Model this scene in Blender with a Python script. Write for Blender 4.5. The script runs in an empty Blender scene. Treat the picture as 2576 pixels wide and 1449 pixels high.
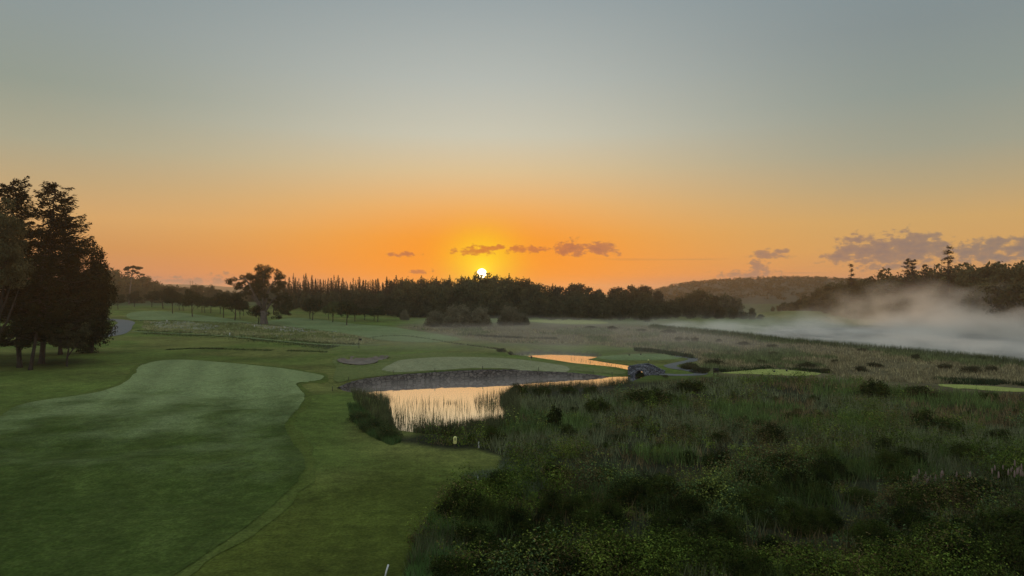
import bpy, math, random
import numpy as np
from math import radians as R, pi
from mathutils import Vector
from mathutils.geometry import delaunay_2d_cdt

rng = np.random.default_rng(11)
random.seed(5)
SC = bpy.context.scene
COL = SC.collection
F = 1717.3          # focal length in units of a 2576 wide picture
HZ = 735.0          # row of the horizon in that picture
CX = 1288.0
CAMZ = 15.0
ZW = -1.2           # pond water level
ZL = -0.8           # lake water level

# ------------------------------------------------------------------ camera
cd = bpy.data.cameras.new('camera')
cam = bpy.data.objects.new('camera', cd)
COL.objects.link(cam)
cam.location = (0, 0, CAMZ)
cam.rotation_euler = (R(90), 0, 0)
cd.sensor_width = 36
cd.lens = 36 * F / 2576
cd.shift_y = (HZ - 724.5) / 2576
cd.clip_start = 0.5
cd.clip_end = 20000
SC.camera = cam

# ------------------------------------------------------------------ helpers
def lin(r, g, b):
    def f(c):
        c /= 255
        return c / 12.92 if c <= .04045 else ((c + .055) / 1.055) ** 2.4
    return (f(r), f(g), f(b), 1)

def sstep(a, b, x):
    t = np.clip((np.asarray(x, float) - a) / (b - a), 0, 1)
    return t * t * (3 - 2 * t)

def _hash(ix, iy, s):
    h = (ix * 374761393 + iy * 668265263 + s * 1274126177) & 0x7fffffff
    h = ((h ^ (h >> 13)) * 1103515245) & 0x7fffffff
    h = ((h ^ (h >> 15)) * 12820163) & 0x7fffffff
    return (h & 0xffff) / 65535.0

def vnoise(x, y, s=0):
    x = np.asarray(x, float); y = np.asarray(y, float)
    ix = np.floor(x).astype(np.int64); iy = np.floor(y).astype(np.int64)
    fx = x - ix; fy = y - iy
    fx = fx * fx * (3 - 2 * fx); fy = fy * fy * (3 - 2 * fy)
    a = _hash(ix, iy, s); b = _hash(ix + 1, iy, s); c = _hash(ix, iy + 1, s); d = _hash(ix + 1, iy + 1, s)
    return (a * (1 - fx) + b * fx) * (1 - fy) + (c * (1 - fx) + d * fx) * fy

def fbm(x, y, s=0, o=4):
    t = 0; a = .5; n = 0
    for i in range(o):
        t = t + a * vnoise(x * 2 ** i + 17 * i, y * 2 ** i - 9 * i, s + i); n += a; a *= .5
    return t / n

def plane_pt(px, py, z):
    d = (CAMZ - z) * F / (py - HZ)
    return ((px - CX) / F * d, d)

def seg_dist(P, A, B):
    d = B - A
    t = np.clip(((P - A) @ d) / max(d @ d, 1e-9), 0, 1)
    return np.linalg.norm(P - (A + t[:, None] * d), axis=1)

def line_dist(P, pts):
    pts = np.asarray(pts, float); m = np.full(len(P), 1e9)
    for a, b in zip(pts[:-1], pts[1:]):
        m = np.minimum(m, seg_dist(P, a, b))
    return m

def inside(P, poly):
    poly = np.asarray(poly, float); r = np.zeros(len(P), bool)
    x, y = P[:, 0], P[:, 1]
    for (x1, y1), (x2, y2) in zip(poly, np.roll(poly, -1, 0)):
        if y1 == y2: continue
        c = ((y1 > y) != (y2 > y)) & (x < (x2 - x1) * (y - y1) / (y2 - y1) + x1)
        r ^= c
    return r

def sdf(P, poly):                      # negative inside
    poly = np.asarray(poly, float)
    out = np.full(len(P), 1e3)
    lo = poly.min(0) - 12; hi = poly.max(0) + 12
    k = np.all((P > lo) & (P < hi), axis=1)
    if k.any():
        Q = P[k]
        d = line_dist(Q, np.vstack([poly, poly[:1]]))
        out[k] = np.where(inside(Q, poly), -d, d)
    return out

def smooth_line(pts, n=4, closed=False):   # Catmull-Rom
    p = np.asarray(pts, float); m = len(p); out = []
    rngi = range(m if closed else m - 1)
    for i in rngi:
        if closed:
            a, b, c, d = p[(i - 1) % m], p[i], p[(i + 1) % m], p[(i + 2) % m]
        else:
            a, b, c, d = p[max(i - 1, 0)], p[i], p[i + 1], p[min(i + 2, m - 1)]
        for k in range(n):
            t = k / n
            out.append(.5 * (2 * b + (c - a) * t + (2 * a - 5 * b + 4 * c - d) * t * t + (3 * b - a - 3 * c + d) * t ** 3))
    if not closed: out.append(p[-1])
    return np.array(out)

# ------------------------------------------------------------------ layout of water
pond_px = [(858, 979), (880, 975), (905, 972.5), (950, 967), (1000, 963), (1060, 959), (1120, 956), (1200, 953), (1280, 950.5),
           (1350, 948.5), (1430, 948), (1490, 949), (1530, 949), (1575, 947), (1600, 946), (1622, 947), (1600, 955), (1578, 965), (1520, 974), (1440, 976), (1350, 980),
           (1290, 992), (1268, 1012), (1280, 1040), (1278, 1062), (1210, 1085), (1130, 1102), (1060, 1106), (1010, 1100),
           (985, 1060), (975, 1025), (930, 1008), (880, 996)]
POND = np.array([plane_pt(x, y, ZW) for x, y in pond_px])
back_px = [(1283, 903), (1286, 896), (1300, 890), (1345, 886.5), (1420, 888), (1500, 893), (1512, 896), (1478, 904.5), (1530, 913),
           (1578, 919), (1612, 924), (1640, 935), (1622, 941), (1595, 937), (1560, 931), (1500, 925.5), (1440, 915), (1400, 908.5), (1340, 905.5)]
BACK = np.array([plane_pt(x, y, ZW) for x, y in back_px])
lake_px = [(1900, 838), (1930, 851), (1970, 857), (2100, 868), (2300, 887), (2450, 903), (2576, 918), (2800, 948),
           (3300, 900), (3000, 838), (2600, 828), (2300, 822), (2100, 824), (1980, 828)]
LAKE = np.array([plane_pt(x, y, ZL) for x, y in lake_px])

wall_px = [(858, 979, 975), (880, 975.5, 965), (905, 972.5, 957), (950, 967.5, 950), (1000, 963, 944), (1060, 959.5, 939.5), (1120, 956, 936), (1200, 953, 932),
           (1280, 950.5, 931), (1350, 949, 934), (1430, 948, 938), (1490, 949, 943), (1530, 949, 948.5)]
WALL = []
for x, yw, yt in wall_px:
    X, Y = plane_pt(x, yw, ZW)
    WALL.append((X, Y, CAMZ - Y * (yt - HZ) / F))
WALL = np.array(WALL)

green_px = [(962, 926), (985, 915), (1010, 905), (1080, 897.5), (1150, 896), (1230, 899), (1300, 905), (1370, 908.5), (1420, 914), (1432, 920),
            (1415, 927), (1340, 929), (1260, 926), (1180, 926.5), (1100, 930), (1020, 933), (980, 931)]
GREEN = np.array([plane_pt(x, y, .35) for x, y in green_px])
bunk_px = [(848, 909), (858, 905), (878, 905), (884, 902.5), (910, 903), (945, 901.5), (968, 899.5), (978, 902), (970, 906), (952, 909), (950, 915), (930, 920), (905, 922), (875, 919), (855, 915)]
BUNK = np.array([plane_pt(x, y, .1) for x, y in bunk_px])

GC = GREEN.mean(0)

def H0(x, y):
    """dry land height before the ponds are cut in"""
    z = .35 * (fbm(x / 38, y / 38, 3, 3) - .5) * sstep(30, 90, y)
    z = z + 5.6 * sstep(235, 480, y) * sstep(-45, -130, x)
    z = z + 3.0 * sstep(480, 800, y) * sstep(-45, -130, x)
    # humps in the left fairway
    for px, py, a, sx, sy in ((660, 962, 1.0, 9, 5), (640, 992, -.8, 7, 4), (720, 1000, .7, 4, 5), (640, 1050, .7, 9, 4), (480, 925, .6, 12, 7), (420, 985, -.5, 9, 4), (300, 1180, .5, 7, 4), (520, 1250, -.4, 6, 3), (150, 1130, -.5, 8, 4),
                              (690, 1030, -.3, 5, 3), (300, 1060, .25, 12, 6), (560, 1100, -.2, 10, 5)):
        cx, cy = plane_pt(px, py, 0)
        z = z + a * np.exp(-((x - cx) / sx) ** 2 - ((y - cy) / sy) ** 2)
    # cut bank below the meadow strip
    z = z + .55 * np.exp(-((x - GC[0]) / 24) ** 2 - ((y - GC[1] - 3) / 11) ** 2)
    # the marsh lies lower than the course
    z = z - .8 * sstep(-4, 6, x - (y - 70) * .05) * sstep(60, 76, y) * (1 - .4 * sstep(128, 150, y))
    # tees
    for px, py, a, sx, sy in ((1935, 937, .6, 9, 5), (2480, 976, .5, 9, 4), (1620, 896, -.6, 24, 13), (2040, 792, 2.6, 30, 40), (880, 900, .35, 10, 5)):
        cx, cy = plane_pt(px, py, 0)
        z = z + a * np.exp(-((x - cx) / sx) ** 4 - ((y - cy) / sy) ** 4)
    return z

def H(x, y):
    x = np.asarray(x, float); y = np.asarray(y, float)
    shp = np.broadcast(x, y).shape
    x = np.broadcast_to(x, shp).ravel(); y = np.broadcast_to(y, shp).ravel()
    P = np.stack([x, y], 1)
    z = H0(x, y)
    # the land meets the top of the stone wall
    near = (np.abs(x) < 60) & (y > 105) & (y < 150)
    if near.any():
        Q = P[near]; best = np.full(len(Q), 1e9); zt = np.zeros(len(Q))
        for a, b in zip(WALL[:-1], WALL[1:]):
            dd = b[:2] - a[:2]; t = np.clip(((Q - a[:2]) @ dd) / (dd @ dd), 0, 1)
            di = np.linalg.norm(Q - (a[:2] + t[:, None] * dd), axis=1); k = di < best
            best = np.where(k, di, best); zt = np.where(k, a[2] + t * (b[2] - a[2]), zt)
        t = sstep(.6, 8, best)
        z[near] = z[near] * t + (zt - .06) * (1 - t)
    db = sdf(P, BUNK)
    z = z - .55 * sstep(.3, -1.2, db)
    z = z + .25 * np.exp(-(db / 1.0) ** 2) * (db > 0)
    for poly, zw, b0 in ((POND, ZW, 2.0), (BACK, ZW, 1.3), (LAKE, ZL, 4.0)):
        d = sdf(P, poly)
        k = d < 12
        if not k.any(): continue
        b = np.full(k.sum(), b0)
        if poly is POND:
            dw = line_dist(P[k], WALL[:, :2])
            b = np.where(dw < 2.5, .45, b0)
        dk = d[k]
        if poly is POND: dk = np.where(dw < 2.5, dk - .65, dk)
        t = np.clip(dk / b, 0, 1)
        zo = zw + .03 + (z[k] - zw - .03) * (1 - (1 - t) ** 2)
        zi = zw - .05 - np.clip(-dk * .35, 0, 1.0)
        z[k] = np.where(dk < 0, zi, zo)
    return z.reshape(shp)

def H1(x, y):
    return float(H(np.array([x]), np.array([y]))[0])

def ground(px, py):
    """point of the terrain seen at a picture position (arrays allowed)"""
    px = np.atleast_1d(np.asarray(px, float)); py = np.atleast_1d(np.asarray(py, float))
    s = np.maximum((py - HZ) / F, 1e-3)
    d = CAMZ / s
    for i in range(14):
        z = H((px - CX) / F * d, d)
        d = .4 * d + .6 * (CAMZ - z) / s
    x = (px - CX) / F * d
    return x, d, H(x, d)

def gp(px, py):
    x, y, z = ground(px, py)
    return float(x[0]), float(y[0]), float(z[0])

# ------------------------------------------------------------------ object helpers
def np_mesh(name, V, faces, mats=(), midx=None, smooth=False, col=None):
    """faces: list of int arrays (n,3)/(n,4)"""
    me = bpy.data.meshes.new(name)
    V = np.asarray(V, np.float32)
    faces = [np.asarray(f, np.int32) for f in faces if len(f)]
    me.vertices.add(len(V)); me.vertices.foreach_set('co', V.ravel())
    nl = sum(f.size for f in faces); npol = sum(len(f) for f in faces)
    me.loops.add(nl); me.polygons.add(npol)
    me.loops.foreach_set('vertex_index', np.concatenate([f.ravel() for f in faces]))
    tot = np.concatenate([np.full(len(f), f.shape[1], np.int32) for f in faces])
    st = np.concatenate([[0], np.cumsum(tot)[:-1]]).astype(np.int32)
    me.polygons.foreach_set('loop_start', st)
    me.polygons.foreach_set('loop_total', tot)
    if midx is not None: me.polygons.foreach_set('material_index', np.asarray(midx, np.int32))
    if smooth: me.polygons.foreach_set('use_smooth', np.ones(npol, bool))
    for m in mats: me.materials.append(m)
    if col is not None:
        a = me.color_attributes.new('col', 'FLOAT_COLOR', 'POINT')
        c = np.ones((len(V), 4), np.float32); c[:, :3] = col
        a.data.foreach_set('color', c.ravel())
    me.update(calc_edges=True)
    return me

def link(name, me, parent=None, loc=None):
    o = bpy.data.objects.new(name, me)
    COL.objects.link(o)
    if parent is not None: o.parent = parent
    if loc is not None: o.location = loc
    return o

def tag(o, label=None, cat=None, group=None, kind=None):
    if label: o['label'] = label
    if cat: o['category'] = cat
    if group: o['group'] = group
    if kind: o['kind'] = kind
    return o

def empty(name, loc, label, cat, group=None, rz=0.):
    o = bpy.data.objects.new(name, None)
    COL.objects.link(o)
    o.location = loc; o.rotation_euler = (0, 0, rz); o.empty_display_size = .5
    return tag(o, label, cat, group)

class MB:
    """collects shapes into one mesh"""
    def __init__(s): s.V = []; s.Q = []; s.T = []; s.n = 0
    def add(s, V, quads=None, tris=None):
        V = np.asarray(V, float)
        if quads is not None and len(quads): s.Q.append(np.asarray(quads) + s.n)
        if tris is not None and len(tris): s.T.append(np.asarray(tris) + s.n)
        s.V.append(V); s.n += len(V); return s
    def tube(s, pts, rad, seg=7, cap=True):
        pts = np.asarray(pts, float); rad = np.broadcast_to(np.asarray(rad, float), (len(pts),))
        rings = []
        for i, p in enumerate(pts):
            t = pts[min(i + 1, len(pts) - 1)] - pts[max(i - 1, 0)]
            t = t / (np.linalg.norm(t) + 1e-9)
            a = np.array([1., 0, 0]) if abs(t[0]) < .8 else np.array([0, 1., 0])
            u = np.cross(t, a); u /= np.linalg.norm(u); v = np.cross(t, u)
            an = np.arange(seg) * 2 * pi / seg
            rings.append(p + rad[i] * (np.cos(an)[:, None] * u + np.sin(an)[:, None] * v))
        V = np.concatenate(rings); q = []
        for i in range(len(pts) - 1):
            for k in range(seg):
                a = i * seg + k; b = i * seg + (k + 1) % seg
                q.append((a, b, b + seg, a + seg))
        t = []
        if cap:
            m = len(V); V = np.vstack([V, pts[0], pts[-1]])
            for k in range(seg):
                t.append((m, (k + 1) % seg, k)); o = (len(pts) - 1) * seg
                t.append((m + 1, o + k, o + (k + 1) % seg))
        return s.add(V, q, t)
    def box(s, c, size, rz=0., bev=.12):
        """box with bevelled upright edges and top edge"""
        sx, sy, sz = [d / 2 for d in size]; b = bev * min(sx, sy, sz)
        prof = [(sx - b, sy), (sx, sy - b), (sx, -sy + b), (sx - b, -sy), (-sx + b, -sy), (-sx, -sy + b), (-sx, sy - b), (-sx + b, sy)]
        V = []
        for z, k in ((-sz, 1.), (sz - b, 1.), (sz, 1 - b / max(sx, sy))):
            for x, y in prof: V.append((x * k, y * k, z))
        V = np.array(V)
        ca, sa = math.cos(rz), math.sin(rz)
        V = np.stack([V[:, 0] * ca - V[:, 1] * sa, V[:, 0] * sa + V[:, 1] * ca, V[:, 2]], 1) + np.asarray(c)
        q = []
        for i in range(2):
            for k in range(8): q.append((i * 8 + (k + 1) % 8, i * 8 + k, i * 8 + 8 + k, i * 8 + 8 + (k + 1) % 8))
        t = []
        for k in range(1, 7): t.append((0, k, k + 1)); t.append((16, 16 + k + 1, 16 + k))
        return s.add(V, q, t)
    def arrays(s):
        return np.concatenate(s.V), (np.concatenate(s.Q) if s.Q else np.zeros((0, 4), int)), (np.concatenate(s.T) if s.T else np.zeros((0, 3), int))
    def mesh(s, name, mat, smooth=False):
        V, q, t = s.arrays()
        return np_mesh(name, V, [q, t], [mat], smooth=smooth)
    def build(s, name, mat, parent=None, loc=None, smooth=False):
        return link(name, s.mesh(name, mat, smooth), parent, loc)

def unit(v): return v / (np.linalg.norm(v, axis=1, keepdims=True) + 1e-9)

def cards(P, N, L, W, roll=None):
    """leaf shaped quads"""
    n = len(P); N = unit(N)
    r = rng.normal(size=(n, 3)) if roll is None else roll
    u = unit(np.cross(N, r)); v = np.cross(N, u)
    L = np.broadcast_to(L, (n,))[:, None] * .5; W = np.broadcast_to(W, (n,))[:, None] * .5
    V = np.empty((n, 4, 3))
    V[:, 0] = P + u * L; V[:, 1] = P + v * W + u * L * .15; V[:, 2] = P - u * L; V[:, 3] = P - v * W + u * L * .15
    return V.reshape(-1, 3), np.arange(4 * n).reshape(n, 4)

def blades(P, h, w, lean=.25):
    """upright grass blades, one triangle each with a bent tip"""
    n = len(P)
    a = rng.uniform(0, 2 * pi, n)
    d = np.stack([np.cos(a), np.sin(a), 0 * a], 1)
    tip = P + np.stack([rng.normal(0, lean, n) * h, rng.normal(0, lean, n) * h, h], 1)
    w = np.broadcast_to(w, (n,))[:, None]
    V = np.empty((n, 3, 3))
    V[:, 0] = P - d * w * .5; V[:, 1] = P + d * w * .5; V[:, 2] = tip
    return V.reshape(-1, 3), np.arange(3 * n).reshape(n, 3)

# ------------------------------------------------------------------ materials
def mat_base(name):
    m = bpy.data.materials.new(name); m.use_nodes = True
    nt = m.node_tree; b = nt.nodes['Principled BSDF']
    return m, nt, b

def N(nt, t, **kw):
    n = nt.nodes.new(t)
    for k, v in kw.items(): setattr(n, k, v)
    return n

def ramp(nt, stops, fac=None, interp='LINEAR'):
    r = N(nt, 'ShaderNodeValToRGB'); e = r.color_ramp.elements; r.color_ramp.interpolation = interp
    while len(e) < len(stops): e.new(.5)
    for i, (p, c) in enumerate(stops): e[i].position = p; e[i].color = c
    if fac is not None: nt.links.new(fac, r.inputs[0])
    return r

def mixc(nt, a, b, fac, mode='MIX'):
    n = N(nt, 'ShaderNodeMix', data_type='RGBA', blend_type=mode)
    for s, v in ((0, fac), (6, a), (7, b)):
        if isinstance(v, bpy.types.NodeSocket): nt.links.new(v, n.inputs[s])
        else: n.inputs[s].default_value = v
    return n.outputs[2]

def mth(nt, op, a, b=None, c=None, clamp=False):
    n = N(nt, 'ShaderNodeMath', operation=op, use_clamp=clamp)
    for i, v in enumerate((a, b, c)):
        if v is None: continue
        if isinstance(v, bpy.types.NodeSocket): nt.links.new(v, n.inputs[i])
        else: n.inputs[i].default_value = v
    return n.outputs[0]

def leaf_mat(name, c1, c2, trans=.25, scale=.6, attr=False):
    m = bpy.data.materials.new(name); m.use_nodes = True
    nt = m.node_tree; nt.nodes.clear()
    out = N(nt, 'ShaderNodeOutputMaterial')
    geo = N(nt, 'ShaderNodeNewGeometry'); oi = N(nt, 'ShaderNodeObjectInfo')
    no = N(nt, 'ShaderNodeTexNoise'); no.inputs['Scale'].default_value = scale; no.inputs['Detail'].default_value = 2
    nt.links.new(geo.outputs['Position'], no.inputs['Vector'])
    f = mth(nt, 'ADD', mth(nt, 'MULTIPLY_ADD', no.outputs[0], 2.0, -.75), mth(nt, 'MULTIPLY', geo.outputs['Random Per Island'], .35))
    f = mth(nt, 'ADD', f, mth(nt, 'MULTIPLY_ADD', oi.outputs['Random'], .5, -.3), clamp=True)
    if attr:
        at = N(nt, 'ShaderNodeAttribute', attribute_name='col')
        v = mth(nt, 'MULTIPLY_ADD', f, .9, .5)
        hs = N(nt, 'ShaderNodeVectorMath', operation='SCALE')
        nt.links.new(at.outputs['Color'], hs.inputs[0]); nt.links.new(v, hs.inputs[3])
        colr = hs.outputs[0]
    else:
        colr = mixc(nt, (*c1, 1), (*c2, 1), f)
    d = N(nt, 'ShaderNodeBsdfDiffuse'); t = N(nt, 'ShaderNodeBsdfTranslucent'); ms = N(nt, 'ShaderNodeMixShader')
    nt.links.new(colr, d.inputs[0]); nt.links.new(colr, t.inputs[0]); ms.inputs[0].default_value = trans
    nt.links.new(d.outputs[0], ms.inputs[1]); nt.links.new(t.outputs[0], ms.inputs[2]); nt.links.new(ms.outputs[0], out.inputs[0])
    return m

def noise_mat(name, c1, c2, scale=3., rough=.9, bump=.3, detail=5, stretch=None, bscale=None, coord='Object', spec=.2):
    m, nt, b = mat_base(name)
    tc = N(nt, 'ShaderNodeTexCoord'); mp = N(nt, 'ShaderNodeMapping')
    if stretch: mp.inputs['Scale'].default_value = stretch
    nt.links.new(tc.outputs[coord], mp.inputs[0])
    no = N(nt, 'ShaderNodeTexNoise'); no.inputs['Scale'].default_value = scale; no.inputs['Detail'].default_value = detail
    nt.links.new(mp.outputs[0], no.inputs['Vector'])
    r = ramp(nt, [(.3, (*c1, 1)), (.7, (*c2, 1))], no.outputs[0])
    nt.links.new(r.outputs[0], b.inputs['Base Color'])
    b.inputs['Roughness'].default_value = rough; b.inputs['Specular IOR Level'].default_value = spec
    if bump:
        n2 = N(nt, 'ShaderNodeTexNoise'); n2.inputs['Scale'].default_value = bscale or scale * 4; n2.inputs['Detail'].default_value = 4
        nt.links.new(mp.outputs[0], n2.inputs['Vector'])
        bp = N(nt, 'ShaderNodeBump'); bp.inputs['Strength'].default_value = bump; bp.inputs['Distance'].default_value = .1
        nt.links.new(n2.outputs[0], bp.inputs['Height']); nt.links.new(bp.outputs[0], b.inputs['Normal'])
    return m

def grass_mat(name, c1, c2, mow=0., mow_dir=(1, 0), attr=False, dew_highlight=None):
    """turf: broad patches, mid mottling and fine grain, optional dewy paleness with painted highlights"""
    m, nt, b = mat_base(name)
    geo = N(nt, 'ShaderNodeNewGeometry')
    def noise(s, d, w=None):
        n = N(nt, 'ShaderNodeTexNoise'); n.inputs['Scale'].default_value = s; n.inputs['Detail'].default_value = d
        n.inputs['Roughness'].default_value = .6
        nt.links.new(geo.outputs['Position'], n.inputs['Vector']); return n.outputs[0]
    big = noise(.06, 4); mid = noise(.5, 5); fine = noise(5., 5)
    f = mth(nt, 'MULTIPLY_ADD', big, 2.2, -.85)
    f = mth(nt, 'ADD', f, mth(nt, 'MULTIPLY_ADD', mid, 1.6, -.65), clamp=True)
    if attr:
        at = N(nt, 'ShaderNodeAttribute', attribute_name='col')
        hs = N(nt, 'ShaderNodeVectorMath', operation='SCALE')
        nt.links.new(at.outputs['Color'], hs.inputs[0]); nt.links.new(mth(nt, 'MULTIPLY_ADD', f, .75, .62), hs.inputs[3])
        c = hs.outputs[0]
    else:
        c = mixc(nt, (*c1, 1), (*c2, 1), f)
    if dew_highlight:   # dewy paleness plus highlights painted in for the swales, stronger on the far part
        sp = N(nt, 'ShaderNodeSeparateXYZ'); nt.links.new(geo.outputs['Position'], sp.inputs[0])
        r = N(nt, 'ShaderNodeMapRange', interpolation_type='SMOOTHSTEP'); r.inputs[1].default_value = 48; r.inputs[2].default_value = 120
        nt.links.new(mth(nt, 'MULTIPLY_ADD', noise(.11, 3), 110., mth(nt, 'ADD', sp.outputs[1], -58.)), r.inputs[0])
        c = mixc(nt, c, (*dew_highlight, 1), mth(nt, 'MULTIPLY', r.outputs[0], .8))
    g = mth(nt, 'MULTIPLY_ADD', fine, 1.9, .05)
    g = mth(nt, 'MULTIPLY', g, mth(nt, 'MULTIPLY_ADD', noise(1.3, 4), 1.1, .45))
    v = N(nt, 'ShaderNodeVectorMath', operation='SCALE'); nt.links.new(c, v.inputs[0]); nt.links.new(g, v.inputs[3]); c = v.outputs[0]
    if mow:
        sx = N(nt, 'ShaderNodeVectorMath', operation='DOT_PRODUCT'); nt.links.new(geo.outputs['Position'], sx.inputs[0]); sx.inputs[1].default_value = (*mow_dir, 0)
        w = mth(nt, 'SINE', mth(nt, 'MULTIPLY_ADD', mid, .8, sx.outputs['Value']))
        w = mth(nt, 'MULTIPLY_ADD', mth(nt, 'MULTIPLY', w, 3., clamp=False), mow, 1.)
        v2 = N(nt, 'ShaderNodeVectorMath', operation='SCALE'); nt.links.new(c, v2.inputs[0]); nt.links.new(w, v2.inputs[3]); c = v2.outputs[0]
    nt.links.new(c, b.inputs['Base Color'])
    b.inputs['Roughness'].default_value = .9; b.inputs['Specular IOR Level'].default_value = .03
    bn = mth(nt, 'ADD', noise(2.2, 6), mth(nt, 'MULTIPLY', noise(.16, 3), 4.))
    bp = N(nt, 'ShaderNodeBump'); bp.inputs['Strength'].default_value = .8; bp.inputs['Distance'].default_value = .2
    nt.links.new(bn, bp.inputs['Height']); nt.links.new(bp.outputs[0], b.inputs['Normal'])
    return m

def water_mat(name, tint, sc):
    m, nt, b = mat_base(name)
    b.inputs['Base Color'].default_value = (*tint, 1)
    b.inputs['Metallic'].default_value = 1.
    b.inputs['Roughness'].default_value = .015
    geo = N(nt, 'ShaderNodeNewGeometry'); mp = N(nt, 'ShaderNodeMapping'); mp.inputs['Scale'].default_value = (1, .35, 1)
    nt.links.new(geo.outputs['Position'], mp.inputs[0])
    no = N(nt, 'ShaderNodeTexNoise'); no.inputs['Scale'].default_value = sc; no.inputs['Detail'].default_value = 2
    nt.links.new(mp.outputs[0], no.inputs['Vector'])
    bp = N(nt, 'ShaderNodeBump'); bp.inputs['Strength'].default_value = .02; bp.inputs['Distance'].default_value = .08
    nt.links.new(no.outputs[0], bp.inputs['Height']); nt.links.new(bp.outputs[0], b.inputs['Normal'])
    return m

M_LAND = grass_mat('rough_turf', None, None, attr=True)
M_FAIR = grass_mat('fairway_turf', (.034, .054, .009), (.080, .108, .024), mow=.03, mow_dir=(.9, .35), dew_highlight=(.235, .275, .120))
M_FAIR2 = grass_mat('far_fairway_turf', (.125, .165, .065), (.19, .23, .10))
M_GREEN = grass_mat('green_turf', (.215, .215, .115), (.255, .25, .135), mow=.012, mow_dir=(1.5, .5))
M_APRON = grass_mat('apron_turf', (.105, .125, .036), (.15, .165, .055))
M_TEE = grass_mat('tee_turf', (.27, .29, .075), (.34, .35, .11))
M_PATH = noise_mat('path_gravel', (.10, .10, .098), (.15, .147, .143), 1.2, .9, .2)
M_SAND = noise_mat('bunker_sand', (.13, .10, .08), (.20, .155, .12), .8, .95, .25)
M_WATER = water_mat('pond_water', (1., .97, .95), 1.2)
M_LAKE, _n, _b = mat_base('lake_water')
_b.inputs['Base Color'].default_value = (.03, .035, .035, 1); _b.inputs['Roughness'].default_value = .35; _b.inputs['Specular IOR Level'].default_value = .15
M_BARK = noise_mat('bark', (.018, .014, .011), (.05, .04, .032), 1.6, .95, .6, stretch=(3, 3, .6))
M_BARKP = noise_mat('pale_bark', (.06, .05, .042), (.16, .135, .115), 1.1, .9, .5, stretch=(3, 3, .5))
M_LEAF = leaf_mat('leaf_broad', (.034, .035, .017), (.105, .098, .048))
M_LEAFL = leaf_mat('leaf_light', (.030, .044, .015), (.085, .10, .035))
M_WILLOW = leaf_mat('leaf_willow', (.11, .098, .06), (.235, .205, .125))
M_SPRUCE = leaf_mat('needle_spruce', (.026, .026, .016), (.070, .064, .038), trans=.1)
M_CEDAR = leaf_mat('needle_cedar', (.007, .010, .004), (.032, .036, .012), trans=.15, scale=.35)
M_EUC = leaf_mat('leaf_eucalypt', (.018, .024, .010), (.055, .058, .028))
M_WOOD = leaf_mat('leaf_oak_wood', (.026, .028, .012), (.120, .112, .048), scale=.25)
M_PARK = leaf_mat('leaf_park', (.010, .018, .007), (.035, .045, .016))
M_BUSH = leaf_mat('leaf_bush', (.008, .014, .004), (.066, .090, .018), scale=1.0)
M_SCRUB = leaf_mat('leaf_scrub', None, None, attr=True, scale=.8)
M_STALK = leaf_mat('grass_blade', None, None, attr=True, trans=.35, scale=.5)

# ------------------------------------------------------------------ terrain
def mixcol(a, b, t): return a * (1 - t[:, None]) + np.asarray(b) * t[:, None]

marsh_px = [(1000, 1480), (1045, 1360), (1085, 1285), (1120, 1235), (1185, 1205), (1255, 1190), (1262, 1150), (1200, 1128), (1120, 1128), (1050, 1115),
            (1000, 1108), (1300, 1050), (1290, 985), (1500, 965), (1600, 960), (1800, 950), (2000, 950), (2330, 985), (2576, 990), (2900, 1000), (3200, 1480)]
meadow_px = [(1560, 893), (1640, 880), (1500, 868), (1250, 862), (1100, 845), (1000, 822), (1100, 812), (1350, 812), (1640, 818), (1830, 840), (2100, 866), (2576, 916), (2800, 940), (2800, 1010), (2330, 985), (1820, 945), (1760, 925), (1745, 895), (1650, 885)]

def build_terrain():
    ys = np.concatenate([np.geomspace(6, 26, 30, endpoint=False), np.geomspace(26, 420, 460, endpoint=False), np.geomspace(420, 4200, 70)])
    tx = np.linspace(-1.35, 1.35, 560)
    Y, T = np.meshgrid(ys, tx, indexing='ij')
    X = Y * T
    x = X.ravel(); y = Y.ravel()
    z = H(x, y)
    V = np.stack([x, y, z], 1)
    n, m = len(ys), len(tx)
    i = np.arange(n - 1)[:, None] * m + np.arange(m - 1)[None]
    q = np.stack([i, i + 1, i + m + 1, i + m], -1).reshape(-1, 4)
    P = np.stack([x, y], 1)
    px = CX + x / y * F; py = HZ + (CAMZ - z) / y * F
    Q = np.stack([px, py], 1)
    nz = fbm(x / 9, y / 9, 21, 4)
    c = np.tile(np.array([.106, .140, .030]), (len(x), 1))
    c = mixcol(c, (.145, .150, .040), sstep(.45, .7, fbm(x / 30, y / 22, 31, 3)))
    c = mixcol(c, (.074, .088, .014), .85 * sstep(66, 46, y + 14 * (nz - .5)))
    def pxmask(poly, soft):
        d = np.full(len(x), 1e3)
        k = (y > 20) & (y < 700)
        dd = line_dist(Q[k], np.vstack([poly, poly[:1]]))
        ins = inside(Q[k], poly)
        d[k] = np.where(ins, -dd, dd)
        return sstep(soft, -soft, d + (nz - .5) * soft * 2)
    c = mixcol(c, (.135, .110, .058), pxmask(meadow_px, 9))
    c = mixcol(c, (.030, .032, .016), pxmask(marsh_px, 8))
    # tree shade painted into the ground colour as a dark ellipse under the big trees
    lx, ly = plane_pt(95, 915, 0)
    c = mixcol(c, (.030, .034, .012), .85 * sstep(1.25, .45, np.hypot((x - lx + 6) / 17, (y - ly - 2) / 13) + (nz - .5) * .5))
    # far ground and shore mud
    c = mixcol(c, (.07, .085, .035), sstep(420, 520, y))
    for poly in (POND, BACK, LAKE):
        d = sdf(P, poly); c = mixcol(c, (.035, .030, .02), sstep(.5, -.1, d))
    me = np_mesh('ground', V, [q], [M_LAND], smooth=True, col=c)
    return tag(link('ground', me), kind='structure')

build_terrain()

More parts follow.
